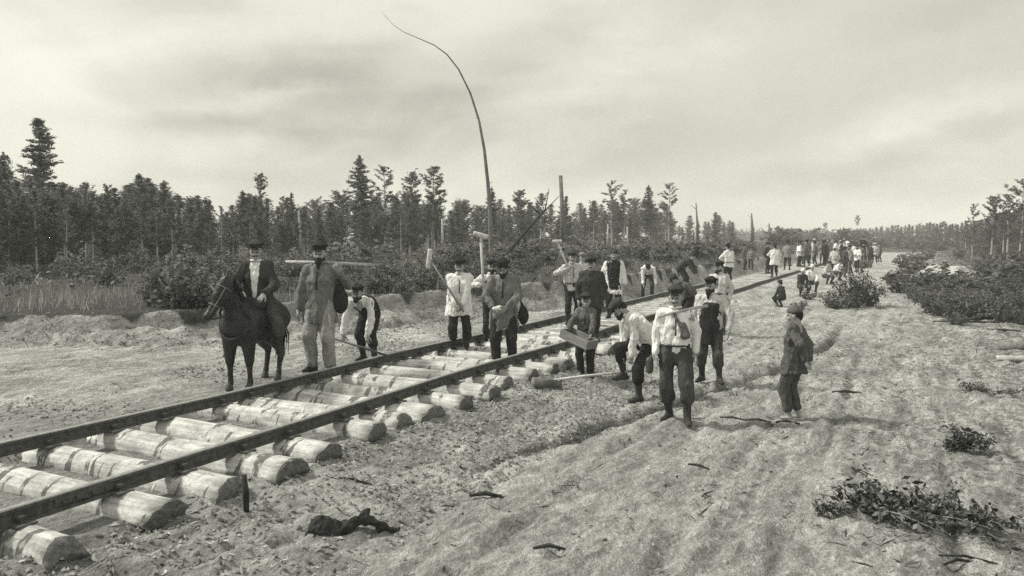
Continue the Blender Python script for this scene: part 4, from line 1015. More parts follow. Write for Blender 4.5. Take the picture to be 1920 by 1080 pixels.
    if vest is not None: upper('vest', vest, girth * 1.04, pv[2] + .0, carve=(opn > 0), short=True)
    if apron is not None:
        f = Field(); f.cap(chest + fw * .03, pv + fw * .035, .125 * girth, .135 * girth, .04, X, 1.25); f.cap(pv + fw * .04, pv + fw * .05 - np.array([0, 0, .28]), .14, .15, .04, X, 1.2)
        f.cut((0, 0, pv[2] - .28), (0, 0, -1)); f.cut(chest + u1 * .10, u1); link('apron', mesh('apron', *f.mesh(h, .012, 11, (1, 1, .5), sd0)), ob, (apron,))
    if coat is not None: upper('coat', coat, girth * 1.10, coathem, 1.12, 1.10 * hemflare, carve=(opn > 0))
    if coat is None or opn > 0:
        cm_ = shirt; v, F = tube([neck + uh * .038 + (rotz(a_) @ np.array([.066, 0, 0])) * np.array([1, 1.12, 1]) + fw * .008 for a_ in np.linspace(0, 2 * math.pi, 15)], .017, 5, False)
        link('collar', mesh('collar', v, clean(F)), ob, (cm_,))
    if apron is None and vest is None and coat is None and lean < 35 and res < 1.25:
        p0 = neck + fw * .085 - u1 * .03; p1 = chest + fw * (.150 * girth); p2 = belly + fw * (.152 * girth) + u1 * .06
        v, F = tube([p0, p0 * .5 + p1 * .5 + fw * .012, p1, p2], .011, 4, True, .5); link('placket', mesh('placket', v, clean(F)), ob, (GREY if shirt in (WHITE, OFFW, PATT, PALE) else BLACK,))
    # ---- head dressing
    if cap:
        c1, c2 = CAPS[cap]; v, F = c1; co = link('cap' if cap != 'brim' else 'hat', mesh('cap', v * 1.02 * hs @ Rm.T + hc, F), ob, (capm,))
        if c2 is not None: v, F = c2; link('visor' if cap != 'brim' else 'brim', mesh('visor', v * hs @ Rm.T + hc, F), co, (capm if cap == 'brim' else BLACK,))
    if hair is not None:
        f = Field(); f.ell((0, .022, .035), (.083, .100, .093), .02); f.ell((0, -.062, -.0), (.088, .085, .085), .02, sub=True)
        f.cap((0, .075, .0), (0, .075, -.04), .038, .03, .03)
        f.cut((0, 0, .07), (0, 0, 1)) if cap and cap != 'skull' else None
        v, F = f.mesh(.012, .006, 30); link('hair', mesh('hair', v * hs @ Rm.T + hc, F), ob, (hair,))
    if beard:
        f = Field(); L_ = {'full': .085, 'short': .02, 'mous': 0}[beard]
        f.cap((-.030, -.094, -.046), (.030, -.094, -.046), .011, .011, .01)
        if L_: f.cap((-.058, -.03, -.055), (0, -.085, -.095), .026, .03, .03); f.cap((.058, -.03, -.055), (0, -.085, -.095), .026, .03, .03); f.cap((0, -.088, -.095), (0, -.09, -.10 - L_), .033, .02, .03)
        v, F = f.mesh(.010, .006, 30); link('beard' if L_ else 'moustache', mesh('beard', v * hs @ Rm.T + hc, F), ob, (M_HAIR if hair is not M_HAIRG else M_HAIRG,))
    tag(ob, label, 'boy' if kid else 'man', group)
    pr.o = ob; pr.s = s; pr.loc = np.array(loc); pr.Rz = rotz(yaw); pr.wr = wr; pr.el = el; pr.sh = sh; pr.neck = neck; pr.hc = hc; pr.chest = chest; pr.pv = pv; pr.X = X; pr.fw = fw; pr.h = h
    pr.W = lambda p: pr.Rz @ (np.asarray(p, float) * s) + pr.loc
    return pr

M_WOOD = mat('worn_wooden_handle', .42, .7, .25, 14, .1, 40, (1, 1, .3)); M_IRON = mat('forged_iron', .05, .55, .4, 20, .2, 60, spec=.5); M_PALEW = mat('pale_fresh_wood', .50, .8, .3, 14, .4, 30)
def stick(name, a, b, r, label, cat, m_=M_WOOD, group='tools held by the workers', r2=None, extra=None):
    a = np.asarray(a, float); b = np.asarray(b, float); e = empty(name, a)
    mid_ = (b - a) / 2 + np.array([0, 0, .01]); v, f = tube([a * 0, mid_, b - a], [r, r, r2 or r], 8); link('handle', mesh('handle', v, f), e, (m_,))
    if extra: extra(e, a, b)
    return tag(e, label, cat, group)
def mallet_head(e, a, b, L=.26, r=.055, ax=None, m_=None):
    d = nrm(b - a); x = nrm(ax if ax is not None else np.cross(d, (0, 1, 0))); c = (b - a) - d * .03
    v, f = tube([c - x * L / 2, c - x * L / 2 * .8, c + x * L / 2 * .8, c + x * L / 2], [r * .9, r, r, r * .9], 12); link('mallet_head', mesh('mallet_head', v, f), e, (m_ or M_PALEW,))

# ---- A the rider on the horse
def horse():
    loc = G(480, 721); loc = np.array(loc); yaw = -R(11); s = 1.0
    h = Field(); W_ = (1, 0, 0)
    wz = 1.30
    h.cap((0, -.42, .92), (0, .36, .93), .255, .24, .08, W_, .95); h.ell((0, .40, .98), (.24, .30, .27), .08); h.ell((0, -.42, .95), (.20, .24, .30), .08)
    h.cap((0, .0, .86), (0, .1, .86), .25, .25, .08, W_, .95); h.cap((0, -.2, 1.14), (0, .30, 1.12), .10, .12, .08)
    # neck raised and turned to the left of the picture
    nk = [np.array([0, -.48, 1.05]), np.array([.0, -.66, 1.30]), np.array([.03, -.76, 1.50])]
    h.cap(nk[0], nk[1], .20, .145, .08, (1, 0, 0), .7); h.cap(nk[1], nk[2], .145, .10, .06, (1, 0, 0), .75)
    poll = np.array([.03, -.80, 1.53]); fd = nrm([-.32, -.36, -.86]); muz = poll + fd * .50
    h.cap(poll + (.0, .0, 0), poll + fd * .20, .090, .085, .05); h.cap(poll + fd * .15 + np.array([0, .03, -.03]), muz, .078, .050, .05); h.ell(muz + fd * .01, (.055, .055, .058), .03)
    h.cap(poll + np.array([-.02, .04, -.10]), poll + fd * .25 + np.array([.02, .05, -.05]), .075, .055, .05)
    sd_ = nrm(np.cross(fd, (0, 0, 1)))
    for k in (-1, 1):
        ea = poll + sd_ * .055 * k + np.array([0, 0, .06]); h.cap(ea, ea + np.array([0, .02, .0]) + sd_ * .02 * k + np.array([0, 0, .11]), .028, .009, .02)
        h.ell(muz + sd_ * .03 * k + fd * .045, (.012, .012, .012), .01, sub=True)
    # legs
    for k, fx, fy in ((-1, .02, 0.0), (1, .02, .05)):
        x = k * .135; a = np.array([x, -.44, .86]); kn_ = np.array([x, -.46 + fy, .42]); fe = np.array([x, -.45 + fy, .12]); ho = np.array([x, -.48 + fy, .05])
        h.cap(a, kn_, .130, .066, .06); h.cap(kn_, kn_ - (0, 0, .06), .054, .045, .03); h.cap(kn_, fe, .044, .036, .02); h.cap(fe, ho, .042, .046, .02)
    for k, fy in ((-1, .0), (1, -.12)):
        x = k * .135; a = np.array([x, .48, .92]); st = np.array([x * 1.05, .36 + fy, .68]); hk = np.array([x, .62 + fy, .44]); fe = np.array([x, .56 + fy, .13]); ho = np.array([x, .53 + fy, .05])
        h.cap(a, st, .17, .12, .08); h.cap(st, hk, .115, .055, .05); h.cap(hk + (0, .02, .02), fe, .048, .036, .02); h.cap(fe, ho, .042, .046, .02)
    M_H = mat('dark_bay_coat', .019, .5, .6, 6, .4, 24, spec=.35)
    e = empty('horse', loc, yaw, .90); v, F = h.mesh(.022, .004, 12); link('body', mesh('body', v, F), e, (M_H,))
    for x, y in ((-.135, -.48), (.135, -.43), (-.135, .53), (.135, .41)):
        f = Field(); f.cap((x, y, .065), (x, y - .012, .02), .047, .058, .01); f.cut((0, 0, 0.0), (0, 0, -1)); link('hoof', mesh('hoof', *f.mesh(.014)), e, (mat('hoof_horn', .06, .6, .3),))
    # mane, forelock, tail
    rs_ = np.random.default_rng(9); T_ = []
    for i in range(70):
        q = rs_.random(); p = (nk[0] + (0, .06, .17)) * (1 - q) + (poll + (0, .05, .06)) * q; sgn = -1 if rs_.random() < .3 else 1
        l = .16 + .12 * rs_.random(); p = p + rs_.normal(size=3) * .012; p1 = p + np.array([.06 * sgn, .05, .02]); p2 = p1 + np.array([.035 * sgn, .03 * rs_.normal(), -l]); T_.append(tube([p, p1, p2], [.012, .011, .002], 4, False))
    for i in range(10): p = poll + rs_.normal(size=3) * .01 + np.array([0, 0, .07]); T_.append(tube([p, p + fd * .10 + np.array([0, 0, .03]), p + fd * .2 + rs_.normal(size=3) * .02], [.010, .009, .002], 4, False))
    v, F = merge(T_); link('mane', mesh('mane', v, F), e, (M_HAIR,))
    T_ = []
    for i in range(46):
        p = np.array([0, .64, 1.06]) + rs_.normal(size=3) * .02; p1 = p + np.array([.02 * rs_.normal(), .12, -.08]); p2 = p1 + np.array([.05 * rs_.normal(), .03, -.35]); p3 = p2 + np.array([.04 * rs_.normal(), -.02, -.35 * rs_.random() - .1]); T_.append(tube([p, p1, p2, p3], [.014, .016, .013, .003], 4, False))
    v, F = merge(T_); link('tail', mesh('tail', v, F), e, (M_HAIR,))
    M_ST = mat('pale_strap_leather', .2, .7, .3, 12)
    # bridle
    br = []
    def ring(c, ax, r, n=14, rr=.006, rat=1.0):
        a, b, _ = frame(ax); return tube([c + r * (math.cos(t_) * a + rat * math.sin(t_) * b) for t_ in np.linspace(0, 2 * math.pi, n)], rr, 5, False)
    br.append(ring(poll + fd * .34 , fd, .070)); br.append(ring(poll + fd * .07 + np.array([0, .015, -.01]), fd, .105))
    for k in (-1, 1): br.append(tube([poll + fd * .07 + sd_ * .095 * k, poll + fd * .2 + sd_ * .088 * k, poll + fd * .34 + sd_ * .070 * k, muz + sd_ * .05 * k], .007, 5))
    v, F = merge(br); link('bridle', mesh('bridle', v, F), e, (M_ST,))
    # breast collar and saddle
    cl = [np.array([.225 * math.cos(a_) * (1.0), -.50 - .17 * abs(math.sin(a_)) ** 1 * (1 if math.sin(a_) < .6 else .6), 1.0 + .26 * math.sin(a_)]) for a_ in np.linspace(0, 2 * math.pi, 24)]
    v, F = tube(cl, .020, 6, False); link('breast_collar', mesh('breast_collar', v, clean(F)), e, (LEATH,))
    f = Field(); f.cap((0, -.10, 1.17), (0, .28, 1.19), .10, .10, .05, (1, 0, 0), 2.0); f.cap((0, -.16, 1.24), (0, -.13, 1.20), .05, .06, .04, (1, 0, 0), 1.6); f.cap((0, .33, 1.26), (0, .30, 1.2), .04, .05, .04, (1, 0, 0), 2.6)
    f.cap((-.22, .08, 1.08), (-.25, .06, .84), .05, .05, .04, (0, 1, 0), 2.4); f.cap((.22, .08, 1.08), (.25, .06, .84), .05, .05, .04, (0, 1, 0), 2.4)
    sa = link('saddle', mesh('saddle', *f.mesh(.018, .004, 12)), e, (LEATH,))
    for k in (-1, 1):
        v, F = tube([(.24 * k, .02, .95), (.275 * k, -.02, .70)], .010, 5); link('stirrup_leather', mesh('stirrup_leather', v, F), sa, (LEATH,))
        v, F = tube([np.array([.28 * k, -.02 + .05 * math.cos(t_), .64 + .06 * math.sin(t_)]) for t_ in np.linspace(0, 6.283, 12)], .010, 5, False); link('stirrup', mesh('stirrup', v, clean(F)), sa, (M_IRON,))
    tag(e, 'dark saddled horse standing behind the far rail with its head turned left', 'horse')
    Rz = rotz(yaw); W = lambda p: Rz @ (np.asarray(p, float) * .90) + loc
    return e, W, loc, yaw, (poll, fd, sd_, muz)
he, HW, hloc, hyaw, (poll, hfd, hsd, muz) = horse()
rl = HW((0, .10, 0)); SR = 1.0
rdr = figure(490, 640, 'rider in a dark jacket, pale shirt front and flat cap sitting on the horse', yaw=hyaw + R(12), H=1.64, loc=(rl[0], rl[1], rl[2] + .25), pelvis=(0, .0, .93), lean=4, head=(8, 2),
    hands=(np.array([-.12, -.36, 1.06]), np.array([.20, -.36, 1.03])), hh=('g', 'g'), elbows=((-.8, .4, -.4), (.8, .4, -.4)), palms=((.3, -.2, -1), (-.3, -.2, -1)),
    feet=((-.33, -.16), (.33, -.12)), footz=(.14, .14), knees=((-.7, -1, .5), (.7, -1, .5)), toes=((-.2, -1), (.35, -1)), shirt=WHITE, coat=DARK, coathem=.86, trousers=TROU, boots=LEATH, beard='mous', opn=.035, girth=1.0, cap='peak', capm=DARK)
# reins
rn = []
Hm = np.array(he.matrix_basis) if False else None
for k in (-1, 1):
    a = HW(muz + hsd * .05 * k); b = rdr.W(rdr.wr[0 if k < 0 else 0] + np.array([.02 * k, -.05, -.03])); m1 = (a + b) / 2 + np.array([0, 0, -.14]); rn.append(tube([a, a * .7 + m1 * .3 - np.array([0, 0, .04]), m1, b * .6 + m1 * .4 - np.array([0, 0, .03]), b], .009, 5))
v, F = merge(rn); o = link('reins', mesh('reins', v, F), None, (LEATH,)); tag(o, 'leather reins running from the horse bridle to the rider', 'reins')

# ---- B tall bearded man in the long pale smock with a pole over his shoulder
B = figure(603, 696, 'tall bearded man in a long pale smock, pole on his shoulder', yaw=R(-4), toppx=450, hem=.66, shirt=cloth('grey_smock', .17, .3), trousers=cloth('pale_work_trousers', .30, .3), boots=LEATH, high=False, belt=False, beard='full', girth=1.10, baggy=1.22, hemflare=1.12,
    hands=(np.array([-.29, -.06, .84]), np.array([.30, -.12, 1.36])), elbows=((-1, .3, -.1), (1, .1, -.9)), hh=('r', 'g'), palms=((1, 0, 0), (-.2, .3, .9)), feet=((-.12, 0), (.13, -.02)), toes=((-.5, -1), (.5, -1)), head=(4, 2))
a = B.W((-.48, .02, 1.50)); b = B.W((.72, .10, 1.455)); stick('shoulder_pole', a, b, .020, 'thin pale pole across the shoulders of the man in the smock', 'pole', M_WOOD, extra=None)
f = Field(); c = np.array([.27, .02, .98]); f.ell(c, (.10, .09, .19), .03); f.cap(c + (0, 0, .1), c + (-.02, 0, .36), .04, .012, .04); v, F = f.mesh(.018, .012, 10); o = link('sack', mesh('sack', v * B.s @ B.Rz.T + B.loc, F), None, (BLACK,)); tag(o, 'dark sack hanging from the shoulder of the man in the smock', 'bag')
a = B.W((.18, -.05, .02)); b = B.W((.16, -.16, .80)); stick('walking_stick', a, b, .014, 'straight stick standing against the leg of the man in the smock', 'stick')

# ---- C stooping man with a lever behind the rail
C_ = figure(688, 678, 'man stooping forward in a white shirt and black vest, levering behind the far rail', yaw=R(-12), H=1.62, pelvis=(0, .16, .84), lean=78, head=(0, -38), follow=.55, beard='short',
    hands=(np.array([-.26, -.36, .50]), np.array([.16, -.34, .46])), hh=('g', 'g'), elbows=((-1, .2, .4), (1, .2, .4)), palms=((0, .2, -1), (0, .2, -1)), feet=((-.10, .10), (.16, -.05)), knees=((0, -1, 0), (.1, -1, 0)), shirt=WHITE, vest=BLACK, opn=0, trousers=BLACK, belt=False)
a = C_.W((-.46, -.36, .44)); b = C_.W((.66, -.48, .16)); stick('pry_bar', a, b, .018, 'long dark bar held low by the stooping man behind the far rail', 'lever', M_IRON)

# ---- D man in white smock with a long mallet over the left
D_ = figure(862, 664, 'man in a loose white smock and dark trousers holding a long mallet slantwise', yaw=R(3), toppx=482, hem=.72, shirt=WHITE, trousers=BLACK, belt=False, beard='mous', girth=1.2, hemflare=1.10,
    hands=(np.array([-.06, -.30, .86]), np.array([.04, -.28, .90])), hh=('g', 'g'), elbows=((-1, .1, -.2), (1, .1, -.2)), palms=((.6, .6, 0), (-.6, .6, 0)), feet=((-.12, 0), (.13, 0)), head=(-4, 6))
a = D_.W((.08, -.33, .80)); b = D_.W((-.56, -.12, 1.78)); stick('long_mallet', a, b, .016, 'dark-handled mallet with a pale block head, held by the man in the white smock', 'mallet', mat('dark_handle', .24, .7, .3), extra=lambda e, a, b: mallet_head(e, a, b, .34, .042, np.cross(b - a, (0, 1, 0)) * .2 + np.array([.22, 0, .40])))

# ---- E man behind with an upright mallet, F bowed man in dark smock between the rails
E_ = figure(922, 650, 'half hidden man in white shirt and dark vest behind the bowed hatted man', yaw=R(8), toppx=484, hem=.95, shirt=WHITE, vest=BLACK, trousers=BLACK, beard='short',
    hands=(np.array([-.24, -.22, 1.26]), np.array([-.20, -.24, 1.00])), hh=('g', 'g'), elbows=((-1, .1, -.4), (.4, -.3, -1)), palms=((.5, .5, 0), (-.5, .5, 0)))
a = G(906, 655); q = E_.loc[1] - .25; a = PD(908, 566, q); b = PD(901, 438, q); stick('tall_mallet', a, b, .024, 'tall pale mallet held upright beside the bowed man in the brimmed hat', 'mallet', M_PALEW, extra=lambda e, a, b: mallet_head(e, a, b, .27, .045, (1, 0, -.28)))
F_ = figure(945, 690, 'bowed man in a dark smock and brimmed hat standing between the rails', yaw=R(-6), toppx=478, hem=.62, shirt=cloth('grey_smock', .17, .3), trousers=BLACK, belt=False, cap='brim', capm=BLACK, beard='full', girth=1.14, hemflare=1.12, lean=6, head=(-6, 26), high=False, baggy=1.15,
    hands=(np.array([-.13, -.28, .97]), np.array([.08, -.30, .99])), hh=('g', 'g'), elbows=((-1, .2, -.2), (1, .2, -.2)), palms=((.6, .4, .3), (-.6, .4, .3)), feet=((-.12, 0), (.14, -.02)))
f = Field(); f.cap(F_.wr[0] + (.0, -.05, 0), F_.wr[0] + (.11, -.06, .01), .02, .03, .01, (0, 0, 1), 1.4); v, F = f.mesh(.012, .006, 20); o = link('rolled_cloth', mesh('rolled_cloth', v * F_.s @ F_.Rz.T + F_.loc, F), None, (WHITE,)); tag(o, 'small white rolled cloth in the hands of the bowed man in the hat', 'cloth')
f = Field(); f.ell((.30, .06, .84), (.09, .07, .15), .03); f.cap((.29, .06, .95), (.22, .05, 1.2), .02, .012, .03); v, F = f.mesh(.016, .01, 12); o = link('bag', mesh('bag', v * F_.s @ F_.Rz.T + F_.loc, F), None, (BLACK,)); tag(o, 'dark bag hanging at the hip of the bowed man in the hat', 'bag')

# ---- G man with mallet on shoulder, H dark jacket, I open white coat, J half hidden
G_ = figure(1072, 610, 'man in a patterned white shirt and flat cap with a mallet raised on his shoulder', yaw=R(12), toppx=470, shirt=PATT, vest=None, trousers=BLACK, hem=.84, beard='mous', cap='peak', capm=DARK,
    hands=(np.array([-.20, -.18, 1.34]), None), hh=('g', 'r'), elbows=((-1, .3, -.5), (.5, .6, -.3)), palms=((.5, .5, 0), (-1, 0, 0)))
q = G_.loc[1] - .15; a = PD(1068, 510, q); b = PD(1044, 450, q); stick('raised_mallet', a, b, .022, 'pale mallet raised beside the man in the patterned shirt', 'mallet', M_PALEW, extra=lambda e, a, b: mallet_head(e, a, b, .20, .035, (1, 0, 0)))
H_ = figure(1108, 640, 'man in a dark jacket and flat cap standing behind the boy with the tray', yaw=R(-4), toppx=480, shirt=GREY, coat=DARK, opn=0, coathem=.72, trousers=BLACK, beard='mous', girth=1.12, head=(-12, 4), cap='peak', capm=BLACK)
I_ = figure(1150, 596, 'man in an open white coat over a black vest, facing the camera', yaw=R(-6), toppx=466, shirt=BLACK, coat=WHITE, coathem=.62, opn=.13, trousers=BLACK, beard='mous', hair=M_HAIR, cap='skull', capm=DARK, girth=1.05, belt=False)
J_ = figure(1091, 590, 'half hidden man in a pale cap between the mallet man and the dark jacket', yaw=R(10), toppx=474, shirt=OFFW, trousers=DARK, cap='peak', capm=PALE, beard='mous', res=1.3)
# ---- K boy with the wooden tray
K_ = figure(1098, 706, 'boy in a flat cap carrying a wooden tray box at his waist', yaw=R(-14), toppx=546, kid=True, shirt=MIDG, trousers=BLACK, hem=.78, res=.95, cap='peak', capm=DARK, high=False, girth=1.08, baggy=1.15, head=(6, 8), belt=False,
    hands=(np.array([-.34, -.26, .95]), np.array([.16, -.40, .84])), hh=('g', 'g'), elbows=((-1, .4, -.2), (1, .3, -.1)), palms=((.6, 0, .6), (-.6, 0, .6)))
def tray():
    e = empty('wooden_tray', K_.W((-.10, -.42, .78)), K_.o.rotation_euler[2] + R(-30)); e.rotation_euler[1] = R(16)
    L, Wd, Hh, th = .50, .24, .13, .018
    for nm, c, sz in (('bottom_board', (0, 0, 0), (L, Wd, th)), ('side_board', (0, -Wd / 2, Hh / 2), (L + .02, th, Hh)), ('side_board', (0, Wd / 2, Hh / 2), (L + .02, th, Hh)), ('end_board', (-L / 2, 0, Hh / 2), (th, Wd - .02, Hh - .01)), ('end_board', (L / 2, 0, Hh / 2), (th, Wd - .02, Hh - .01))):
        v, F = box(c, sz, jit=.002); link(nm, mesh(nm, v, F, False), e, (mat('tray_board_wood', .20, .85, .35, 12, .3, 40, (.3, 2, 2)),))
    return tag(e, 'open wooden tray box carried by the boy in the flat cap', 'box')
tray()
# ---- L man prying with a lever, bending to the left
L_ = figure(1190, 752, 'bending man in a loose white shirt and high boots working a long lever', yaw=R(-72), H=1.60, pelvis=(0, .20, .90), lean=52, head=(-10, 8), follow=.75, shirt=WHITE, trousers=BLACK, beard='short', girth=1.14, cap='peak', capm=DARK, vest=None, hem=.94,
    hands=(np.array([-.08, -.16, .50]), np.array([.06, -.10, .46])), hh=('g', 'g'), elbows=((-.3, .8, .2), (.3, .8, .2)), palms=((.3, 0, -1), (-.3, 0, -1)), feet=((-.12, -.12), (.10, .02)), footz=(.30, 0), knees=((0, -1, .2), (0, -1, 0)), toes=((-.1, -1), (.1, -1)), belt=False)
a = L_.W((.02, .02, .46)); b = G(1000, 722); b[2] += .03; stick('long_lever', a, b, .017, 'long pale lever running along the ground from the bending man in high boots', 'lever', M_PALEW)
# ---- M front man with a stick over the shoulder
M_ = figure(1264, 792, 'front man in a white shirt and high boots with a stick on his shoulder', yaw=R(-10), toppx=530, shirt=WHITE, trousers=TROU, high=True, beard='mous', cap='peak', capm=DARK, girth=1.0, baggy=1.12, hem=.96, head=(-8, 4),
    hands=(np.array([-.24, -.04, .88]), np.array([.25, .04, .90])), hh=('r', 'r'), elbows=((-.4, .8, 0), (.5, .8, 0)), palms=((1, 0, 0), (-1, 0, 0)), feet=((-.06, .10), (.16, -.14)), knees=((-.35, -1, 0), (.2, -1, 0)), toes=((-.6, -1), (.1, -1)))
a = M_.W((-.22, -.22, 1.38)); b = M_.W((.40, .10, 1.50)); stick('shoulder_stick', a, b, .018, 'stick lying over the shoulder of the front man in high boots', 'stick')
f = Field(); f.cap((.09, -.15, 1.28), (.12, -.165, 1.14), .03, .05, .03, (1, 0, 0), 1.3); f.cap((-.03, -.13, 1.42), (.08, -.165, 1.22), .022, .02, .02); v, F = f.mesh(.014, .008, 14); o = link('satchel', mesh('satchel', v * M_.s @ M_.Rz.T + M_.loc, F), None, (GREY,)); tag(o, 'soft bag hanging on the chest of the front man with the stick', 'bag')
f = Field(); c = np.array([-.32, -.02, .74]); f.cap(c - (0, 0, .07), c + (0, 0, .05), .05, .05, .01); f.cap(c + (0, 0, .05), c + (.03, 0, .14), .03, .008, .01); v, F = f.mesh(.013); o = link('kettle', mesh('kettle', v * M_.s @ M_.Rz.T + M_.loc, F), None, (M_IRON,)); tag(o, 'dark little kettle hanging beside the hip of the front man', 'kettle')
# ---- N bearded man right behind
N_ = figure(1330, 718, 'bearded man in a pale shirt and dark apron standing behind the front man', yaw=R(-22), toppx=516, shirt=OFFW, trousers=TROU, apron=BLACK, beard='full', high=True, boots=LEATH, cap='peak', capm=BLACK, girth=1.12, hem=.90, baggy=1.1, belt=False,
    hands=(None, np.array([.32, -.10, .90])), elbows=((-.5, .6, -.3), (1, .3, -.1)), feet=((-.13, 0.06), (.17, -.06)), toes=((-.4, -1), (.5, -1)), head=(-16, 0))
O_ = figure(1347, 626, 'man in a grey-white shirt and cap half hidden behind the bearded man', yaw=R(-30), toppx=485, shirt=OFFW, trousers=DARK, beard='short', girth=1.1, head=(-20, 0), res=1.2)
P_ = figure(1366, 538, 'man in a bright white shirt standing up on the track with his back turned', yaw=R(205), toppx=456, shirt=WHITE, trousers=BLACK, hem=.80, lean=6, head=(0, 6), girth=1.15, res=1.4,
    hands=(np.array([-.14, -.25, 1.05]), np.array([.14, -.25, 1.05])), elbows=((-1, 0, -.3), (1, 0, -.3)))
Q_ = figure(1214, 556, 'stooping man in a white shirt over the far rail, behind the lever man', yaw=R(-8), H=1.62, pelvis=(0, .12, .88), lean=82, head=(28, -6), follow=.9, shirt=WHITE, trousers=DARK, hair=M_HAIR, cap='skull', capm=BLACK, girth=1.1, belt=False, high=False, res=1.3,
    hands=(np.array([-.16, -.42, .42]), np.array([.30, -.36, .30])), feet=((-.16, 0), (.16, 0)))
R_ = figure(1282, 545, 'stooping man in a dark coat with his hand reaching down, far behind the front man', yaw=R(60), H=1.62, pelvis=(0, .12, .88), lean=62, head=(0, -10), follow=.7, shirt=DARK, trousers=BLACK, girth=1.1, belt=False, res=1.3,
    hands=(np.array([-.16, -.52, .62]), np.array([.16, -.50, .60])), feet=((-.16, 0), (.16, 0)))
S_ = figure(1288, 612, 'crouched man in a dark jacket bending left directly behind the front man', yaw=R(-66), H=1.60, pelvis=(0, .12, .80), lean=66, head=(0, -6), follow=.65, shirt=GREY, trousers=BLACK, girth=1.15, belt=False, res=1.2, capm=DARK,
    hands=(np.array([-.16, -.40, .36]), np.array([.16, -.40, .36])), feet=((-.16, 0), (.16, 0)))
a = S_.W((-.3, -.5, .62)); b = S_.W((-.3, .55, .72)); stick('carrying_beam', a, b, .022, 'short pale bar over the crouched man behind the front man', 'bar')
# ---- T boy standing on the right
T_b = figure(1487, 786, 'barefoot boy in a loose grey coat standing alone on the sandy road', yaw=R(-128), toppx=568, kid=True, shirt=GREY, coat=cloth('boys_grey_coat', .10, .3), coathem=.70, opn=0, trousers=cloth('boys_grey_trousers', .085, .3), bare=True, high=False, cap='skull', capm=MIDG, girth=1.02, baggy=1.18, hemflare=1.15, belt=False, head=(10, 6),
    hands=(np.array([-.10, .20, .92]), np.array([.16, .22, .96])), elbows=((-1, .6, 0), (1, .7, 0)), palms=((0, 1, 0), (0, 1, 0)), feet=((-.08, 0.05), (.09, -.03)), toes=((-.1, -1), (.3, -1)), group='boys of the gang')
K_.o['group'] = 'boys of the gang'
# ---- U and others on the far track
U_ = figure(1452, 521, 'man in a white coat and dark trousers standing on the track, back to the camera', yaw=R(180), toppx=457, shirt=WHITE, trousers=BLACK, hem=.66, girth=1.2, hemflare=1.15, belt=False, res=1.5, cap='peak', capm=BLACK,
    hands=(np.array([-.12, -.25, 1.08]), np.array([.12, -.25, 1.08])), elbows=((-1, 0, -.3), (1, 0, -.3)))
f1 = figure(1438, 513, 'man in dark clothes just left of the man in the white coat on the track', yaw=R(40), toppx=454, shirt=DARK, trousers=BLACK, res=1.6)
f2 = figure(1395, 512, 'man in a grey shirt standing left of the track beside the scrub', yaw=R(60), toppx=463, shirt=MIDG, trousers=DARK, res=1.6)
f3 = figure(1408, 508, 'grey-clad man standing close behind the one beside the scrub', yaw=R(-30), toppx=464, shirt=PALE, trousers=DARK, res=1.6)
Z_ = figure(1466, 575, 'small child in dark clothes crouching by the track bank behind the boy', yaw=R(-150), H=1.15, pelvis=(0, .05, .48), lean=20, kid=True, shirt=DARK, trousers=BLACK, cap='peak', capm=DARK, res=1.3, belt=False, group='boys of the gang',
    hands=(np.array([-.14, -.34, .50]), np.array([.14, -.34, .50])), feet=((-.12, -.12), (.12, -.12)), knees=((-.2, -1, .6), (.2, -1, .6)))
# sitting and stooping workers right of the track
for px, py, H_, lb, sh_, yw, ln in [(1522, 548, 1.5, 'man in a white hat sitting with bent knees right of the track', WHITE, -20, 20), (1548, 533, 1.5, 'sitting worker in a pale shirt above the upright bush', OFFW, 30, 30), (1502, 556, 1.4, 'sitting dark-clad worker left of the man in the white hat', DARK, 10, 20),
        (1566, 526, 1.5, 'white-shirted worker squatting left of the upright bush', WHITE, 60, 35)]:
    figure(px, py, lb, yaw=R(yw), H=H_, pelvis=(0, .05, .50), lean=ln, shirt=sh_, trousers=TROU, cap='brim' if 'hat' in lb else 'peak', capm=WHITE if 'hat' in lb else DARK, res=1.7, belt=False,
           hands=(np.array([-.16, -.38, .52]), np.array([.16, -.38, .52])), feet=((-.16, -.20), (.16, -.20)), knees=((-.3, -1, .6), (.3, -1, .6)), group='workers resting beside the far track')
# ---- the far crowd
CP = []
for i, (sh_, tr, cp, yw, ln) in enumerate([(DARK, BLACK, BLACK, 0, 0), (WHITE, BLACK, DARK, 180, 4), (MIDG, TROU, BLACK, 40, 8), (PALE, TROU, BLACK, -30, 0), (BLACK, BLACK, DARK, 120, 0), (PALE, DARK, BLACK, 200, 12), (OFFW, BLACK, WHITE, 90, 0)]):
    p = figure(900 + i, 600, 'x', yaw=0, H=1.70, loc=(0, 0, 0), shirt=sh_, trousers=tr, capm=cp, hem=.74, girth=1.15, res=2.2, belt=False, lean=ln, beard='short' if i % 2 else None,
               hands=[(None, None), (np.array([-.12, -.25, 1.1]), np.array([.12, -.25, 1.1])), (np.array([-.3, -.25, 1.0]), None)][i % 3], feet=((-.14, .1), (.14, -.1)))
    CP.append(p.o)
nameC = ['dark-clad', 'white-shirted', 'grey-shirted', 'pale-shirted', 'black-clad', 'canvas-smocked', 'soiled-shirted']
crowd = []
for i in range(44):
    for _k in range(60):
        s_ = 46 + 62 * rs.random() ** 1.2; t_ = -7.2 + 2.6 * rs.random() if i < 32 else -4.4 + 1.6 * rs.random(); q = TR(s_, t_); px_ = 960 + FPX * q[0] / q[1]
        if 1472 < px_ < 1640: break
    crowd.append((q[0], q[1]))
for px, Y in ((1612, 55), (1622, 62), (1632, 58), (1596, 48), (1640, 66), (1584, 44), (1608, 50), (1650, 70)): crowd.append(((px - 960) / FPX * Y, Y))
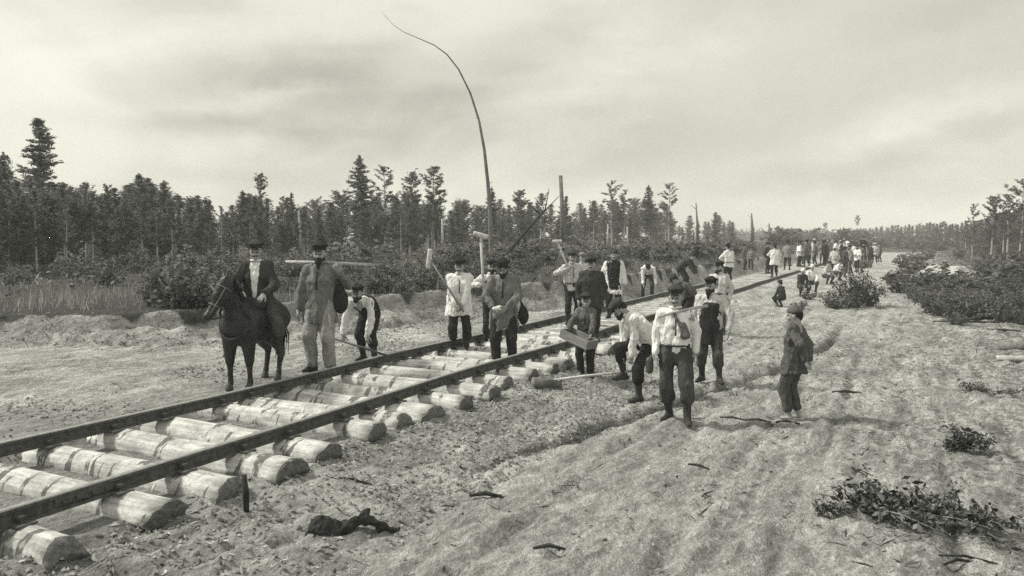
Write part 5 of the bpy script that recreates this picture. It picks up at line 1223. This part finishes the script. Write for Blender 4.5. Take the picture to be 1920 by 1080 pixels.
for i, (x, y) in enumerate(crowd):
    k = i % 7; o = CP[k] if i < 7 else copy_tree(CP[k])
    o.location = (x, y, gz(x, y)); o.rotation_euler[2] = rs.random() * 6.28; sc_ = (1.60 + .16 * rs.random()) / 1.775; o.scale = (sc_,) * 3
    o['label'] = f'{nameC[k]} worker standing in the far crowd on the track'; o['group'] = 'workers of the far crowd'
o = copy_tree(CP[4]); p = TR(62, -2.9); o.location = (p[0], p[1], gz(p[0], p[1]) + .55); o['label'] = 'dark figure standing higher than the rest at the right of the far crowd'; o['group'] = 'workers of the far crowd'
v, F = tube([(p[0] - .6, p[1], gz(p[0], p[1]) + .27), (p[0] + .6, p[1], gz(p[0], p[1]) + .27)], .28, 10); ob_ = link('log', mesh('log', v, clean(F)), None, (M_BARK,)); tag(ob_, 'thick log under the feet of the raised figure in the crowd', 'log')

# ================================================================== SMALL THINGS
# charred root in the foreground
f = Field(); g0 = G(655, 1000); 
def gp(px, py, dz=0.0): p = G(px, py); p[2] += dz; return p
Yr = 5.75; q_ = [PD(x, y, Yr + dy) for x, y, dy in [(590, 1014, -.12), (604, 990, -.04), (648, 990, .0), (684, 970, .03), (714, 988, .05), (746, 995, .05), (612, 1018, -.1), (650, 1004, -.02)]]
f.cap(q_[0], q_[1], .085, .085, .04); f.cap(q_[1], q_[2], .080, .050, .05); f.cap(q_[6], q_[7], .06, .045, .04); f.cap(q_[2], q_[3], .052, .040, .04); f.cap(q_[3], q_[4], .040, .036, .04); f.cap(q_[4], q_[5], .034, .024, .03); f.cap(q_[3], q_[3] + (.0, .02, .035), .036, .03, .02)
f.cap(q_[0] + (-.05, -.13, .03), q_[0] + (0, .06, .02), .045, .02, .02, sub=True)
v, F = f.mesh(.010, .020, 22, (1, 1, 1), 4, .022); o = link('charred_root', mesh('charred_root', v, F), None, (M_DARKW,)); tag(o, 'dark gnarled root lying on the bare ground in the foreground', 'root')
# stake
p = gp(462, 962); v, F = tube([p - (0, 0, .1), p + (.0, 0, .12), p + (-.012, 0, .27)], [.022, .024, .020], 8); o = link('wooden_stake', mesh('wooden_stake', v, clean(F)), None, (M_DARKW,)); tag(o, 'short dark stake driven into the soil beside the log ends', 'stake')
# pale splinter leaning on a sleeper
p = gp(268, 950, .02); q = P(290, 908, .30); v, F = box((0, 0, 0), (.035, np.linalg.norm(q - p) * 1.0, .014)); d = nrm(q - p); a_, b_, _ = frame(d); v = v @ np.stack([a_, d, b_]) + (p + q) / 2; o = link('wood_splinter', mesh('wood_splinter', v, F, False), None, (M_PALEW,)); tag(o, 'fresh pale split of wood leaning against a sleeper end', 'splinter')
# short logs
for a, b, r, lb, m_ in [(gp(1000, 728, .05), gp(1050, 727, .05), .075, 'short dark log under the end of the long lever', M_BARK), (gp(1868, 676, .05), gp(1960, 680, .05), .055, 'pale peeled pole lying at the right edge of the photo', M_BARKL), (gp(1872, 656, .08), gp(1965, 660, .08), .09, 'rough barked log lying behind the peeled pole at the right edge', M_BARK),
        (P(560, 483, 1.1), P(690, 489, 1.1), .045, 'thin fallen pole on the clearing behind the man in the smock', M_BARKL), (P(630, 548, .95), P(690, 549, .95), .05, 'fallen pale pole behind the stooping man', M_BARKL), (P(1040, 476, .9) * .9, P(1120, 474, .9) * .9, .08, 'fallen trunk in the scrub behind the mallet man', M_BARKL)]:
    if lb.startswith('fallen trunk'): a[2] = b[2] = 1.0
    v, F = tube([a, (a + b) / 2, b], [r, r * .95, r * .85], 10); o = link('log', mesh('log', v, clean(F)), None, (m_,)); tag(o, lb, 'log')
# sticks lying on the sand
for i, (x0, y0, x1, y1, r) in enumerate([(1400, 792, 1445, 798, .018), (1350, 785, 1400, 796, .014), (1455, 795, 1500, 796, .020), (870, 856, 960, 862, .014), (1290, 876, 1330, 884, .012), (1560, 738, 1615, 744, .022), (880, 937, 940, 940, .02), (1000, 1032, 1060, 1036, .016), (1780, 590, 1900, 596, .03), (1750, 603, 1880, 607, .03), (1850, 618, 1915, 622, .03), (1770, 1064, 1830, 1060, .012), (1760, 1050, 1870, 1062, .01), (620, 905, 700, 912, .01)]):
    a, b = gp(x0, y0, .012), gp(x1, y1, .012); m1 = (a + b) / 2 + np.array([0, .04, .01]); v, F = tube([a, m1, b], [r * .6, r, r * .5], 6); o = link('stick', mesh('stick', v, clean(F)), None, (M_DARKW,)); tag(o, f'dark dead stick on the sand, {ORD[i]} of those scattered over the road', 'stick', 'dead sticks lying on the sandy road')
# ragged slabs of turf and bark beside the rut
# fallen leafy branch, lower right
def leafy(pxa, pya, pxb, pyb, label, nst, wid, hgt, leaf, nleaf, name='leafy_branch', cat='branch'):
    a, b = gp(pxa, pya), gp(pxb, pyb); rs_ = np.random.default_rng(int(pxa)); e = empty(name, a); st = []; C = []
    v, F = tube([a * 0, (b - a) / 2 + (0, 0, .06), b - a + (0, 0, .03)], [.012, .010, .004], 5); st.append((v, F))
    for i in range(nst):
        q = rs_.random(); o_ = (b - a) * q + np.array([0, 0, .04]); e_ = o_ + (b - a) * .12 * rs_.normal() + np.array([rs_.normal() * wid * .4, rs_.normal() * wid, hgt * rs_.random()]); st.append(tube([o_, (o_ + e_) / 2 + (0, 0, .02), e_], [.006, .005, .002], 4, False))
        for k in np.linspace(.2, 1, 6): C.append(o_ * (1 - k) + e_ * k)
    C = np.array(C); g_ = np.array([gz(*(a + c)[:2]) for c in C]) - a[2]; C[:, 2] = np.maximum(C[:, 2], g_ + .015)
    V, F2 = leaf_cards(C, .07, nleaf, leaf, rs_, .6, 1.35)
    v, F = merge(st); link('twigs', mesh('twigs', v, F), e, (M_BARK,)); link('leaves', mesh('leaves', V, F2, False), e, (mat('wilted_leaves', .085, .6, .7, 5, isl=1.0, spec=.3),)); return tag(e, label, cat)
leafy(1600, 965, 1850, 1000, 'fallen leafy branch with dark leaves lying on the sand, lower right', 85, .28, .16, .042, 5)
leafy(1530, 968, 1600, 968, 'small dark leafy twig left of the fallen branch, lower right', 10, .06, .06, .03, 5)
leafy(1775, 845, 1850, 850, 'small leafy plant growing on the sand above the fallen branch', 30, .12, .2, .034, 6, 'small_plant', 'plant')
leafy(1790, 735, 1900, 745, 'low wilted leafy sprig at the right above the small plant', 16, .12, .10, .032, 5)
# pale sand heap in the thicket on the right
f = Field(); Yh = 34; c = PD(1790, 505, Yh); f.ell((c[0], Yh, .35), (1.15, .9, .62), .1); f.ell((c[0] - .7, Yh + .3, .45), (.7, .6, .55), .2); f.ell((c[0] + .7, Yh - .2, .25), (.6, .5, .5), .2)
v, F = f.mesh(.06, .22, 2.0, (1, 1, 1), 0, .2); o = link('sand_heap', mesh('sand_heap', v, F), None, (mat('pale_sand_heap', .42, .95, .15, 6, .5, 20),)); tag(o, 'pale heap of dug sand among the dark bushes on the right', 'heap')




# look-alikes that share a description are told apart by their order from left to right
_by = {}
for o in SC.objects:
    if o.parent is None and o.get('label') and o.get('category'): _by.setdefault(o['label'], []).append(o)
for lb, os_ in _by.items():
    if 1 < len(os_) <= 40 and len(lb.split()) <= 13:
        os_.sort(key=lambda o: o.location.x / max(o.location.y, .1))
        for i, o in enumerate(os_): o['label'] = f'{lb}, {ORD[i]} from the left' if len(lb.split()) < 13 else f'{lb}, {ORD[i]} from left'
